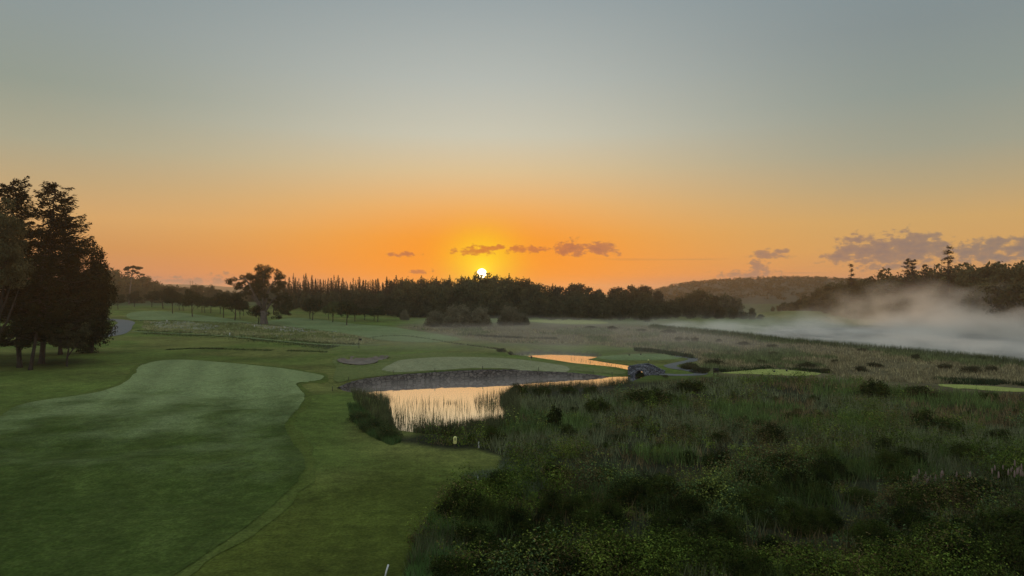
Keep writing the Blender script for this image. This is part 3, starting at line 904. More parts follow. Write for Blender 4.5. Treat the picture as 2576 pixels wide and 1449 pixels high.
# ---- the big dark trees on the left
def spray_tree(h, r, nb, z0, L, seed, upturn=.18, ncard=46, shape=.8, trunk_r=.42, lean=(0, 0), side=None):
    """old cedar-like conifer: long branches carrying flat feathery sprays"""
    P, Nn, Ls, Rl = [], [], [], []; t = MB()
    tp = lambda f: np.array([lean[0] * f + .25 * math.sin(5 * f + seed), lean[1] * f + .2 * math.cos(4 * f), h * f])
    t.tube([tp(f) - (np.array([0, 0, .5]) if f == 0 else 0) for f in (0, .03, .25, .5, .75, .97)], [trunk_r * 1.6, trunk_r * 1.1, trunk_r * .85, trunk_r * .6, trunk_r * .32, .04], 9)
    for b in range(nb):
        f = z0 + (1 - z0) * ((b + rng.random()) / nb) ** .9
        a = rng.uniform(0, 2 * pi)
        prof = min(1, (1.04 - f) / (1 - z0) * 1.35) ** shape
        rl = r * prof * rng.uniform(.5, 1.12) + .5
        p0 = tp(f); d = np.array([math.cos(a), math.sin(a), 0])
        dr = rng.uniform(-.28, .06)
        tipz = rl * dr
        m = np.linspace(0, 1, 5)
        path = [p0 + d * rl * u + np.array([0, 0, tipz * u + upturn * rl * u ** 3 - .10 * rl * math.sin(pi * u)]) for u in m]
        t.tube(path, np.linspace(.05 + .018 * rl, .015, 5), 5, cap=False)
        path = np.array(path)
        n = int(ncard * (.35 + rl / r))
        u = rng.uniform(.22, 1.05, n) ** .8
        base = np.stack([np.interp(u, m, path[:, c]) for c in range(3)], 1)
        sd = np.array([-d[1], d[0], 0])
        wdt = (.32 * rl) * (1.1 - u * .8) + .15
        s_ = rng.uniform(-1, 1, n)
        base = base + sd * (s_ * wdt)[:, None] + np.stack([rng.normal(0, .1, n), rng.normal(0, .1, n), rng.normal(0, .14, n) - np.abs(s_) * .15 * wdt - rng.exponential(.18, n)], 1)
        P.append(base)
        Nn.append(np.stack([rng.normal(0, .45, n), rng.normal(0, .45, n), np.ones(n)], 1))
        Rl.append(np.cross(d + sd * s_[:, None] * .9, np.array([0, 0, 1.])))
        Ls.append(L * rng.uniform(.6, 1.4, n))
    P = np.concatenate(P); Ls = np.concatenate(Ls)
    V, q = cards(P, np.concatenate(Nn), Ls, Ls * .42, roll=np.concatenate(Rl))
    # leafy heart of the crown
    m = int(110 - 40 * shape)
    f = z0 + (1 - z0) * rng.uniform(0, .93, m) ** 1.1; a = rng.uniform(0, 2 * pi, m)
    pr_ = np.minimum(1, (1.04 - f) / (1 - z0) * 1.35) ** shape * r * rng.uniform(.1, .78, m)
    C = np.stack([pr_ * np.cos(a) + lean[0] * f, pr_ * np.sin(a) + lean[1] * f, f * h - .4], 1)
    V2, q2 = clump_leaves(C, rng.uniform(.13, .24, m) * r * np.clip((1.1 - f) * 1.6, .35, 1), 150, L * .8, .45, .4, .6)
    return (np.vstack([V, V2]), np.vstack([q, q2 + len(V)])), t

def near_tree(px, py, ty, wpx, label, leaf=M_CEDAR, **kw):
    x, y, z = gp(px, py)
    h = (py - ty) / F * y
    c, t = spray_tree(h, wpx / 2 / F * y, **kw)
    return tree_thing('cedar_tree', (x, y, z), c, t, leaf, M_BARK, label)

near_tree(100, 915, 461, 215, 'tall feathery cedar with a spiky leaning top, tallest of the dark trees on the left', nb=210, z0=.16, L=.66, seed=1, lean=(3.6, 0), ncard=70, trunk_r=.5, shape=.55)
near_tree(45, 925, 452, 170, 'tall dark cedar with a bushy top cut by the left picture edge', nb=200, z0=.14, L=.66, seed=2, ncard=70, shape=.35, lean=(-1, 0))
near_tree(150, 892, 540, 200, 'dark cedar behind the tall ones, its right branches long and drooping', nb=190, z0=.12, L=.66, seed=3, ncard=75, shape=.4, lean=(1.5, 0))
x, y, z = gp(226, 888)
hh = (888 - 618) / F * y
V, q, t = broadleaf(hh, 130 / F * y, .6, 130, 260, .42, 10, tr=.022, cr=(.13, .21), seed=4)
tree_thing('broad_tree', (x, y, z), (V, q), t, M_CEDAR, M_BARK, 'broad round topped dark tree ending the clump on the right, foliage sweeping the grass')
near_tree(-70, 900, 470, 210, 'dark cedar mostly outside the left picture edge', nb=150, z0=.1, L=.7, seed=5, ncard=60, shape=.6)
near_tree(75, 931, 640, 120, 'cedar with a pale slanting trunk deep among the left trees', nb=90, z0=.35, L=.6, seed=6, ncard=55, shape=.6, trunk_r=.32, lean=(3.2, 0))
# broadleaved brown green tree at the left edge
x, y, z = gp(5, 948)
hh = (948 - 505) / F * y
V, q, t = broadleaf(hh, 12.5, 7.5, 80, 260, .36, 10, tr=.02, cr=(.11, .18), seed=2)
tree_thing('broadleaf_tree', (x - 1.5, y, z), (V, q), t, M_LEAF, M_BARK, 'brownish broadleaved tree in front of the cedars, cut by the left picture edge')
# small forked tree
x, y, z = gp(168, 922)
S = y / F
tr = MB(); tr.tube([(0, 0, -.3), (0, 0, .2), (.1, 0, 2.), (.3, .1, 3.4), (-.2, .2, 6)], [.28, .2, .17, .14, .05], 8)
tr.tube([(.1, 0, 1.9), (.9, .1, 3.1), (1.9, .2, 4.3), (2.6, .2, 5.5)], [.14, .11, .08, .03], 6)
C = np.array([(rng.uniform(-2.6, 4.2), rng.uniform(-2, 2), rng.uniform(3.9, 8.5)) for i in range(30)])
V, q = clump_leaves(C, rng.uniform(.7, 1.2, 30), 150, .34)
tree_thing('forked_tree', (x, y, z), (V, q), tr, M_LEAF, M_BARK, 'small forked tree with a thin dark stem at the front of the left trees')

# ------------------------------------------------------------------ far hills
def ridge(name, pts, D, depth, mat, kind='structure'):
    """hill whose skyline passes through picture points at distance D"""
    pts = np.array(pts, float)
    px = np.linspace(pts[0, 0], pts[-1, 0], 140)
    top = CAMZ + (HZ - np.interp(px, pts[:, 0], pts[:, 1])) / F * D
    x = (px - CX) / F * D
    rows = np.linspace(0, 1, 14); V = []
    for t in rows:
        y = D - depth * (1 - t) * 1.0
        zz = (top + 3) * np.sin(t * pi / 2) ** 1.3 - 3 + fbm(x / 60, np.full_like(x, y / 60), 77, 3) * 5 * math.sin(t * pi)
        V.append(np.column_stack([x * (y / D) ** .3, np.full_like(x, y), zz]))
    for t in (.5, 1.):
        V.append(np.column_stack([x, np.full_like(x, D + depth * t), top * (1 - t) - 3 * t]))
    V = np.array(V); n, m = V.shape[:2]
    i = np.arange(n - 1)[:, None] * m + np.arange(m - 1)[None]
    q = np.stack([i, i + 1, i + m + 1, i + m], -1).reshape(-1, 4)
    o = link(name, np_mesh(name, V.reshape(-1, 3), [q], [mat], smooth=True))
    tag(o, kind=kind)
    return V[:14]

M_HILL = noise_mat('hill_ground', (.03, .032, .018), (.055, .05, .03), .05, .95, 0)
hv = ridge('hill', [(1560, 745), (1640, 734), (1690, 720), (1760, 711), (1830, 706), (1900, 703), (1980, 702), (2060, 704), (2120, 707), (2220, 716), (2400, 735), (2600, 745)], 1300, 420, M_HILL)
ridge('hill', [(100, 735), (250, 722), (360, 717), (440, 715), (520, 717), (577, 722), (700, 727), (900, 730), (1100, 735)], 3600, 900, M_HILL)
# canopy of the far wood that covers the hill: one mass
n = 1500
u = rng.uniform(0, 138.9, n); v = rng.uniform(2, 12.9, n)
C = np.array([hv[int(b), int(a)] * (1 - (b % 1)) + hv[min(int(b) + 1, 13), int(a)] * (b % 1) for a, b in zip(u, v)])
C[:, 0] += rng.normal(0, 3, n); C[:, 2] += 1
V, q = clump_leaves(C, rng.uniform(4, 7.5, n), 34, 2.6)
tag(link('far_wood', np_mesh('far_wood', V, [q], [M_WOOD])), kind='stuff', label='hazy brown wood covering the far hill right of the sun', cat='wood')

# pair of masts beyond the left wood
for px, lb in ((478.5, 'left of two tiny masts beyond the left wood'), (484.5, 'right of two tiny masts beyond the left wood')):
    Y = 1250; x, g, t = top_h(px, 706, Y)
    e = empty('mast', (x, Y, g), lb, 'mast', 'pair of far masts')
    MB().tube([(0, 0, 0), (0, 0, t - g)], [.45, .25], 6).build('pole', M_BARK, e)
    m = MB()
    for f in (.86, .93): m.tube([(-2.2, 0, (t - g) * f), (2.2, 0, (t - g) * f)], [.14, .14], 5)
    m.build('crossarm', M_BARK, e)

# ------------------------------------------------------------------ low vegetation
def sample_px(poly, n):
    poly = np.array(poly, float); lo, hi = poly.min(0), poly.max(0); out = np.zeros((0, 2))
    while len(out) < n:
        p = rng.uniform(lo, hi, (n * 2, 2)); out = np.vstack([out, p[inside(p, poly)]])
    return out[:n]

def on_ground(p, dry=True):
    x, y, z = ground(p[:, 0], p[:, 1])
    k = np.ones(len(x), bool)
    if dry:
        Q = np.stack([x, y], 1)
        k = (sdf(Q, POND) > -.2) & (sdf(Q, BACK) > -.2) & (sdf(Q, LAKE) > -.5)
    return np.stack([x, y, z], 1)[k]

def stuff(name, V, q, mat, col, label, cat, tri=False):
    me = np_mesh(name, V, [q], [mat], col=col)
    return tag(link(name, me), label, cat, kind='stuff')

thick_px = [(1010, 1500), (1050, 1365), (1092, 1290), (1140, 1240), (1235, 1222), (1285, 1190), (1268, 1150), (1195, 1124), (1110, 1122), (1040, 1108), (1100, 1108), (1240, 1098), (1295, 1060), (1292, 1012), (1320, 1006), (1500, 994),
            (1590, 986), (1660, 970), (1760, 956), (1840, 956), (2020, 953), (2150, 960), (2330, 992), (2600, 998), (2900, 1010), (2960, 1500)]
def not_on(P, polys):
    k = np.ones(len(P), bool)
    for poly in polys: k &= sdf(P[:, :2], poly) > 0
    return P[k]

# leafy undergrowth
P = on_ground(sample_px(thick_px, 7200))
D = P[:, 1]; t1 = fbm(P[:, 0] / 6, P[:, 1] / 6, 41, 3); t2 = fbm(P[:, 0] / 11, P[:, 1] / 11, 51, 3)
near = sstep(95, 50, D)
keep = rng.random(len(P)) < np.clip(.14 + .6 * near + (t1 - .5) * 4.2, .02, 1)
P, D, t1, t2, near = P[keep], D[keep], t1[keep], t2[keep], near[keep]
rr = rng.uniform(.45, 1.0, len(P)) * (1 + .35 * (t1 > .55))
cnt = 70
idx = np.repeat(np.arange(len(P)), cnt)
d = unit(rng.normal(size=(len(idx), 3))); d[:, 2] = np.abs(d[:, 2])
off = d * (rr[idx] * rng.uniform(.5, 1.1, len(idx)))[:, None]
off[:, 2] *= (.6 + 1.7 * sstep(.4, .68, t1[idx]))
Ps = P[idx] + off + np.array([0, 0, .05])
sz = .095 + .0013 * D[idx]
V, q = cards(Ps, d + rng.normal(0, .6, d.shape) + np.array([0, 0, .7]), sz * rng.uniform(.6, 1.5, len(idx)), sz * .6)
pal = np.array([(.080, .120, .020), (.130, .165, .028), (.130, .098, .040), (.090, .140, .050), (.200, .235, .050)])
pick = np.clip((t2 * 1.6 - .35 + rng.normal(0, .18, len(P))) * 4.2, 0, 4.49).astype(int)
pal_k = (1 - .2 * near)[:, None]
colr = np.repeat((pal[pick] * pal_k)[idx] * (rng.uniform(.45, 1.6, (len(P), 1))[idx]) * rng.uniform(.6, 1.6, (len(idx), 1)), 4, 0)
stuff('undergrowth', V, q, M_SCRUB, colr, 'dense dark leafy undergrowth filling the marsh on the lower right', 'undergrowth')

# tall grass and sedge between the shrubs
P = on_ground(sample_px(thick_px, 150000))
D = P[:, 1]; t2 = fbm(P[:, 0] / 7, P[:, 1] / 7, 61, 3); t3 = fbm(P[:, 0] / 16, P[:, 1] / 12, 71, 3)
keep = rng.random(len(P)) < np.clip(.0 + .85 * sstep(45, 85, D) + (t2 - .5) * 2.2, .09, 1)
P, D, t2, t3 = P[keep], D[keep], t2[keep], t3[keep]
h = (.55 + 1.0 * t2) * rng.uniform(.6, 1.35, len(P))
V, q = blades(P, h, .035 + .0007 * D, .28)
c = np.where((t3 > .52)[:, None], np.array([(.180, .200, .098)]), np.array([(.215, .155, .075)]))
c = np.where(((t3 < .56) & (t2 > .5))[:, None], np.array([(.130, .190, .055)]), c) * rng.uniform(.5, 1.5, (len(P), 1)) * (.6 + .4 * sstep(48, 72, D))[:, None]
stuff('tall_grass', V, q, M_STALK, np.repeat(c, 3, 0), 'tall grey green and brown marsh grass on the right', 'grass')

# tussock grass at the lower edge of the mown rough
P = on_ground(sample_px([(1010, 1500), (1050, 1370), (1085, 1300), (1110, 1312), (1230, 1330), (1250, 1400), (1230, 1500)], 16000))
Pb = on_ground(sample_px([(872, 1015), (900, 1020), (960, 1075), (1010, 1112), (985, 1122), (930, 1098), (885, 1060)], 6000)); nP = len(P); P = np.vstack([P, Pb])
P2 = on_ground(sample_px([(1160, 1205), (1255, 1190), (1270, 1150), (1350, 1180), (1390, 1215), (1330, 1260), (1240, 1225)], 12000))
V, q = blades(P, rng.uniform(.25, .8, len(P)), .045, .3); c = np.where((np.arange(len(P)) < nP)[:, None], (.11, .20, .055), (.075, .125, .04)) * rng.uniform(.5, 1.5, (len(P), 1))
V2, q2 = blades(P2, rng.uniform(.25, .7, len(P2)), .06, .35)
c2 = np.tile((.13, .16, .09), (len(P2), 1)) * rng.uniform(.5, 1.5, (len(P2), 1))
stuff('tussock_grass', np.vstack([V, V2]), np.vstack([q, q2 + len(V)]), M_STALK, np.repeat(np.vstack([c, c2]), 3, 0), 'soft green tussock grass along the edge of the mown rough', 'grass')

# brown meadow beyond the bridge
mead_px = [(1120, 838), (1250, 862), (1500, 868), (1650, 880), (1745, 893), (1765, 925), (1830, 935), (1940, 925), (2070, 935), (2150, 958), (2340, 965), (2480, 966), (2600, 975), (2900, 1010), (2900, 955), (2576, 914), (2300, 884), (2100, 865), (1830, 839), (1640, 821), (1340, 822), (1100, 818), (1020, 824)]
P = not_on(on_ground(sample_px(mead_px, 70000)), [])
D = P[:, 1]; t2 = fbm(P[:, 0] / 14, P[:, 1] / 22, 81, 4)
keep = rng.random(len(P)) < np.clip(.5 + (t2 - .45) * 3, .12, 1)
P, D, t2 = P[keep], D[keep], t2[keep]
V, q = blades(P, rng.uniform(.35, .95, len(P)) * (.5 + t2), .03 + .0011 * D, .25)
c = np.where((t2 > .56)[:, None], np.array([(.19, .225, .095)]), np.array([(.35, .30, .165)])) * rng.uniform(.6, 1.4, (len(P), 1))
stuff('meadow_grass', V, q, M_STALK, np.repeat(c, 3, 0), 'tall brown seeding grass of the open meadow before the misty lake', 'grass')
# shore fringe of reeds against the mist
sh = smooth_line([(1640, 824), (1730, 834), (1830, 843), (1950, 856), (2100, 869), (2300, 888), (2450, 904), (2576, 919), (2800, 950)], 400)
p = sh[rng.integers(0, len(sh), 16000)] + rng.normal(0, 1, (16000, 2)) * np.array([6, 2.2])
P = on_ground(p, False)
V, q = blades(P, rng.uniform(.5, 1.9, len(P)), .03 + .0007 * P[:, 1], .12)
c = np.tile((.105, .13, .055), (len(P), 1)) * rng.uniform(.5, 1.4, (len(P), 1))
stuff('shore_reeds', V, q, M_STALK, np.repeat(c, 3, 0), 'fringe of green reeds along the near shore of the misty lake', 'reeds')

# reeds of the pond
def water_pts(poly, n, z=ZW):
    p = sample_px(poly, n); d = (CAMZ - z) * F / (p[:, 1] - HZ)
    return np.stack([(p[:, 0] - CX) / F * d, d, np.full(n, z)], 1)
dense = [([(880, 992), (905, 998), (950, 1008), (985, 1030), (992, 1085), (1000, 1108), (960, 1095), (920, 1065), (890, 1030)], 4200, 1.05), ([(1040, 1104), (1060, 1098), (1130, 1092), (1200, 1088), (1270, 1082), (1285, 1090), (1240, 1110), (1130, 1125), (1040, 1118)], 5500, 1.15),
         ([(1255, 1000), (1300, 985), (1310, 1060), (1290, 1085), (1268, 1075), (1278, 1040), (1262, 1015)], 5000, 1.5), ([(1270, 990), (1350, 980), (1440, 976), (1520, 972), (1580, 962), (1590, 972), (1480, 985), (1300, 1000)], 5000, 1.2)]
sparse = [([(990, 1040), (1060, 1050), (1130, 1058), (1200, 1060), (1265, 1055), (1270, 1078), (1150, 1090), (1050, 1102), (1000, 1100)], 1500, 1.3), ([(1190, 1000), (1268, 985), (1262, 1035), (1200, 1040)], 650, 1.3),
          ([(985, 1000), (1060, 1010), (1180, 1008), (1190, 1040), (1080, 1045), (992, 1050)], 420, 1.2), ([(870, 990), (960, 992), (985, 1010), (975, 1020), (900, 1000)], 1200, 1.2), ([(1120, 1010), (1150, 1010), (1150, 1018), (1120, 1018)], 60, .6)]
V, q, c = [], [], []; o = 0
for poly, n, hh in dense + sparse:
    P = water_pts(poly, n)
    gz = H(P[:, 0], P[:, 1]); P[:, 2] = np.maximum(gz, ZW - .1)
    cl = vnoise(P[:, 0] / 1.3, P[:, 1] / 1.3, 91)
    P = P[rng.random(n) < .25 + cl]
    v, f = blades(P, hh * rng.uniform(.5, 1.35, len(P)), .045, .12)
    V.append(v); q.append(f + o); o += len(v); c.append(np.tile((.125, .135, .062), (len(P), 1)) * rng.uniform(.5, 1.4, (len(P), 1)))
stuff('reeds', np.vstack(V), np.vstack(q), M_STALK, np.repeat(np.vstack(c), 3, 0), 'thin green reeds standing in and around the pond', 'reeds')
# thin stems in the back channel
P = water_pts([(1440, 898), (1500, 908), (1575, 926), (1560, 928), (1490, 917), (1430, 905)], 90)
V, q = blades(P, rng.uniform(.3, 1.1, len(P)), .05, .2)
P2 = water_pts([(1284, 893), (1340, 887), (1500, 892), (1505, 895), (1340, 890), (1290, 899)], 400)
V2, q2 = blades(P2, rng.uniform(.2, .5, len(P2)), .06, .2)
stuff('sedge', np.vstack([V, V2]), np.vstack([q, q2 + len(V)]), M_STALK, np.tile((.05, .05, .03), (3 * (len(P) + len(P2)), 1)), 'thin sedge stems in the far channel behind the green', 'reeds')

# meadow with white flowers on the left, dark rough lines, edges of the mown grass
flow_px = [(362, 809), (500, 810), (640, 816), (760, 828), (880, 842), (950, 858), (900, 867), (820, 864), (700, 853), (600, 846), (480, 839), (390, 834), (356, 826)]
P = on_ground(sample_px(flow_px, 22000))
t2 = fbm(P[:, 0] / 14, P[:, 1] / 14, 95, 3)
V, q = blades(P, rng.uniform(.3, .8, len(P)), .2, .25)
c = np.where((t2 > .55)[:, None], np.array([(.22, .25, .10)]), np.array([(.36, .35, .17)])) * rng.uniform(.6, 1.4, (len(P), 1))
stuff('flower_meadow', V, q, M_STALK, np.repeat(c, 3, 0), 'unmown meadow grass between the mown strip and the parkland trees', 'grass')
p = np.vstack([sample_px([(370, 812), (470, 812), (560, 824), (520, 834), (400, 828)], 500), sample_px([(620, 818), (740, 826), (800, 840), (700, 838)], 260), sample_px(flow_px, 160)])
P = on_ground(p); P[:, 2] += rng.uniform(.5, .85, len(P))
V, q = cards(P, rng.normal(0, .4, P.shape) + np.array([0, -.5, 1]), rng.uniform(.3, .6, len(P)), .3)
stuff('white_flowers', V, q, M_STALK, np.tile((.42, .42, .38), (len(V), 1)), 'white flower heads scattered over the left meadow', 'flowers')
lines = [([(345, 832), (420, 836), (520, 839), (620, 845), (720, 855), (820, 863), (900, 867)], 2000, .5, 1.2, (.09, .12, .05)), ([(370, 838), (470, 843), (560, 847), (660, 857), (760, 867), (840, 874)], 5000, .35, 3.2, (.085, .11, .045)),
         ([(560, 878), (620, 880.5), (700, 882), (760, 883.5), (820, 886)], 1300, .3, .8, (.08, .11, .04)), ([(420, 880), (500, 877), (560, 878)], 800, .3, .6, (.05, .07, .03)),
         ([(335, 807), (450, 807), (560, 811), (640, 815), (760, 826), (860, 838)], 1400, .3, .9, (.10, .13, .06)), ([(1740, 900), (1700, 893), (1640, 884), (1600, 882)], 2500, .8, 1.2, (.045, .065, .028)),
         ([(2364, 962), (2440, 963), (2520, 967), (2600, 974)], 4000, .8, 1.2, (.04, .065, .03)), ([(1810, 934), (1870, 929), (1940, 924.5), (2010, 930), (2070, 936)], 4000, .5, 1., (.045, .07, .03)),
         ([(1160, 842), (1250, 848), (1400, 853)], 2500, .6, 1.5, (.06, .065, .035)), ([(880, 858), (1000, 845), (1130, 862), (1250, 878)], 900, .4, .6, (.07, .08, .04))]
V, q, c = [], [], []; o = 0
for pts, n, hh, wd, cc in lines:
    s = smooth_line(pts, 200); x, y, z = ground(s[:, 0], s[:, 1])
    i = rng.integers(0, len(x), n)
    X = x[i] + rng.normal(0, .3, n); Y = y[i] + rng.normal(0, wd, n)
    P = np.stack([X, Y, H(X, Y)], 1)
    k = vnoise(X / 5, Y / 5, 33) > .25; P = P[k]
    v, f = blades(P, hh * rng.uniform(.4, 1.3, len(P)), .04 + .0007 * Y[k], .25)
    V.append(v); q.append(f + o); o += len(v); c.append(np.tile(cc, (len(P), 1)) * rng.uniform(.6, 1.4, (len(P), 1)))
# grass edge round the fairway and the apron
for poly, n, hh in ((px_poly(fair_px, 8), 9000, .07),):
    ring = np.vstack([poly, poly[:1]]); i = rng.integers(0, len(poly), n); u = rng.random((n, 1))
    p = ring[i] * (1 - u) + ring[i + 1] * u
    k = (p[:, 1] > 30) & (p[:, 1] < 160); p = p[k]
    t = unit(ring[i + 1] - ring[i])[k]; nn = np.stack([t[:, 1], -t[:, 0]], 1)
    sgn = np.where(sdf(p + nn * .5, poly) > 0, 1, -1)[:, None]
    p = p + nn * sgn * np.abs(rng.normal(0.02, .16, (len(p), 1)))
    P = np.column_stack([p, H(p[:, 0], p[:, 1])])
    v, f = blades(P, hh * rng.uniform(.5, 1.3, len(P)), .05, .3)
    V.append(v); q.append(f + o); o += len(v); c.append(np.tile((.10, .14, .04), (len(P), 1)) * rng.uniform(.7, 1.3, (len(P), 1)))
stuff('rough_grass', np.vstack(V), np.vstack(q), M_STALK, np.repeat(np.vstack(c), 3, 0), 'long dark grass in lines along the edges of the mown areas', 'grass')

# ------------------------------------------------------------------ shrubs
def shrub_proto(w, h, n, nl, L, leaf, seed):
    d = unit(rng.normal(size=(n, 3))); d[:, 2] = np.abs(d[:, 2])
    C = d * rng.uniform(.35, .82, (n, 1)) * np.array([w / 2, w / 2, h * .8]); C[:, 2] += h * .12
    V, q = clump_leaves(C, rng.uniform(.13, .22, n) * w, nl, L, .6, .4, .85)
    t = MB()
    for k in range(6):
        b = C[k]; t.tube([(0, 0, -.2), b * np.array([.4, .4, .5]), b], [.05, .035, .015], 4)
    return np_mesh('foliage', V, [q], [leaf]), t.mesh('stems', M_BARK)
SH_NEAR = [shrub_proto(3, 2.2, 46, 120, .11, M_BUSH, k) for k in range(3)]
SH_MID = [shrub_proto(3, 2.2, 34, 60, .2, M_BUSH, k) for k in range(3)]
SH_LIGHT = [shrub_proto(3, 2.2, 40, 60, .17, M_LEAF, k) for k in range(2)]
SH_BANK = [shrub_proto(3.4, 2.0, 44, 60, .16, M_LEAFL, k) for k in range(3)]
def shrub(px, py, ty, w, label, group=None, kind=None):
    x, y, z = gp(px, py)
    e = empty('shrub', (x, y, z), label, 'shrub', group, random.uniform(0, 6.28))
    pr = random.choice(kind or (SH_NEAR if y < 75 else SH_MID))
    link('foliage', pr[0], e); link('stems', pr[1], e)
    ww = w / F * y / 3; e.scale = (ww, ww, max((py - ty) / F * y / 2.15, .2))
    return e
for a in (
    (1172, 1310, 1215, 142, 'dense round dark shrub on the grass edge, biggest and leftmost of the foreground shrubs'),
    (1640, 1016, 966, 150, 'broad low dark shrub in front of the stone bridge'),
    (1735, 985, 948, 90, 'low dark shrub below the black notice board'),
    (1398, 1086, 1008, 56, 'tall narrow dark shrub in the reeds right of the pond'),
    (1425, 1104, 1060, 62, 'low dark shrub at the foot of the tall narrow one'),
    (1506, 1042, 986, 78, 'dark rounded shrub standing alone in grey grass, midway between pond and bridge'),
    (1240, 1112, 1064, 76, 'wide dark bush at the pond edge just right of the yellow lifebuoy box'),
    (1300, 1110, 1074, 24, 'small pointed bush between the wide pond bush and the thicket'),
    (1188, 1114, 1086, 36, 'small bush hugging the left of the wide pond edge bush'),
    (1303, 992, 956, 50, 'leafy bush at the far right corner of the pond with a spiky top'),
    (1362, 994, 966, 58, 'leafy bush on the pond bank, second from the spiky corner bush'),
    (1428, 992, 967, 60, 'leafy bush in the middle of the far pond bank row'),
    (1486, 992, 968, 50, 'leafy bush near the bridge end of the far pond bank row'),
    (2322, 1088, 1018, 66, 'tall dark half of the double shrub in the right of the marsh'),
    (2386, 1092, 1044, 84, 'low wide half of the double shrub in the right of the marsh'),
    (2236, 1194, 1120, 112, 'dark rounded shrub below the double shrub, ringed by bright grass'),
    (1998, 1240, 1166, 100, 'left of three dark shrubs clustered in the middle of the marsh'),
    (2066, 1226, 1168, 82, 'rear one of three dark shrubs clustered in the middle of the marsh'),
    (2060, 1262, 1206, 98, 'front one of three dark shrubs clustered in the middle of the marsh'),
    (1948, 1112, 1058, 84, 'round green shrub above the cluster of three in the marsh'),
    (2198, 1004, 938, 82, 'dark pointed shrub in front of the middle tee, tall against the meadow'),
    (2316, 1000, 966, 92, 'low spreading shrub just left of the right hand tee'),
    (2490, 1004, 982, 62, 'low bush below the right hand tee'),
    (1536, 1318, 1240, 96, 'dark domed shrub above the foreground thicket, right of the leafy tall one'),
    (1392, 1300, 1212, 92, 'tall leafy shrub with bright top leaves in the foreground thicket'),
    (1292, 1345, 1262, 112, 'leafy shrub just right of the biggest dense round shrub'),
    (1368, 1402, 1318, 140, 'spreading leafy shrub in the middle of the foreground thicket'),
    (1640, 1462, 1388, 170, 'pale topped shrub at the bottom edge, right of centre'),
    (1172, 1464, 1392, 122, 'pale green shrub at the bottom edge on the tussock grass'),
    (1290, 1474, 1404, 120, 'dark shrub at the bottom edge beside the pale green one')):
    shrub(*a)
for a in (
    (1913, 914, 902, 30, 'small dark bush left in the brown meadow above the middle tee'), (1947, 894, 881, 32, 'feathery bush alone in the pale part of the meadow'), (2031, 926, 906, 62, 'wide low bush behind the right end of the middle tee'),
    (2078, 938, 921, 32, 'dark bush touching the right tip of the middle tee'), (2102, 914, 901, 26, 'small bush in the meadow right of the wide low one'), (2167, 934, 917, 34, 'bush between the middle tee and the dark pointed shrub'),
    (2201, 922, 908, 42, 'loose bush in the middle of the right meadow'), (2305, 906, 886, 28, 'compact dark round bush standing out against the misty lake'), (2378, 926, 910, 42, 'low bush in the meadow below the misty shore'),
    (2446, 938, 916, 64, 'broad dark bush by the shore near the right edge'), (2494, 934, 914, 32, 'yellowish bush by the shore near the right edge'), (2170, 884, 872, 32, 'shore bush above the loose meadow bush'), (1944, 876, 863, 34, 'shore bush rising at the left part of the misty shore'),
    (1736, 928, 906, 60, 'leafy bush inside the bend of the path'), (1801, 918, 900, 62, 'long low bush behind the black notice board'), (1760, 938, 918, 60, 'wide dark bush between the path and the black notice board'), (1674, 949, 941, 18, 'tiny bush at the right foot of the stone bridge'),
    (1540, 829, 817, 34, 'far left bush of the row beside the mist strip'), (1614, 834, 824, 28, 'second bush from the left in the row beside the mist strip'), (1682, 838, 826, 48, 'widest bush of the row beside the mist strip'), (1709, 858, 843, 26, 'left bush of the dark trio in the far meadow'),
    (1728, 857, 845, 16, 'thin middle bush of the dark trio in the far meadow'), (1749, 860, 843, 24, 'right bush of the dark trio in the far meadow'), (1808, 860, 850, 18, 'little bush right of the dark trio'), (1871, 868, 856, 44, 'wide bush at the shore right of the dark trio'), (1485, 826, 818, 34, 'dim bush left of the mist strip at the wood')):
    shrub(*a, kind=SH_LIGHT)
for a in ((905, 1058, 1026, 62, 'leftmost leafy bush on the near left bank of the pond'), (938, 1082, 1040, 84, 'middle leafy bush on the near left bank of the pond'), (976, 1102, 1064, 70, 'right leafy bush on the near left bank of the pond')):
    shrub(*a, kind=SH_BANK)
for px, py, ty, w, lb in ((1262, 885, 873, 34, 'left half of the brown bush at the tip of the far channel'), (1284, 890, 876, 22, 'right half of the brown bush at the tip of the far channel')):
    shrub(px, py, ty, w, lb, kind=SH_LIGHT)
pp = sample_px([(1240, 1240), (1300, 1200), (1500, 1180), (1900, 1120), (2560, 1150), (2700, 1480), (1100, 1480)], 130)
for px, py in pp:
    hh = random.uniform(34, 92) * (py - HZ) / 600
    shrub(px, py, py - hh, hh * random.uniform(1.3, 2.1), 'low leafy bush merging into the dark foreground thicket', 'bushes of the foreground thicket', kind=SH_NEAR)
pp = sample_px([(1320, 1000), (1600, 985), (2200, 1010), (2560, 1020), (2560, 1140), (1900, 1110), (1500, 1170), (1330, 1110)], 55)
for px, py in pp:
    hh = random.uniform(22, 50) * (py - HZ) / 600
    shrub(px, py, py - hh, hh * random.uniform(1.2, 2.4), 'low bush scattered in the grey grass of the marsh', 'bushes of the upper marsh')

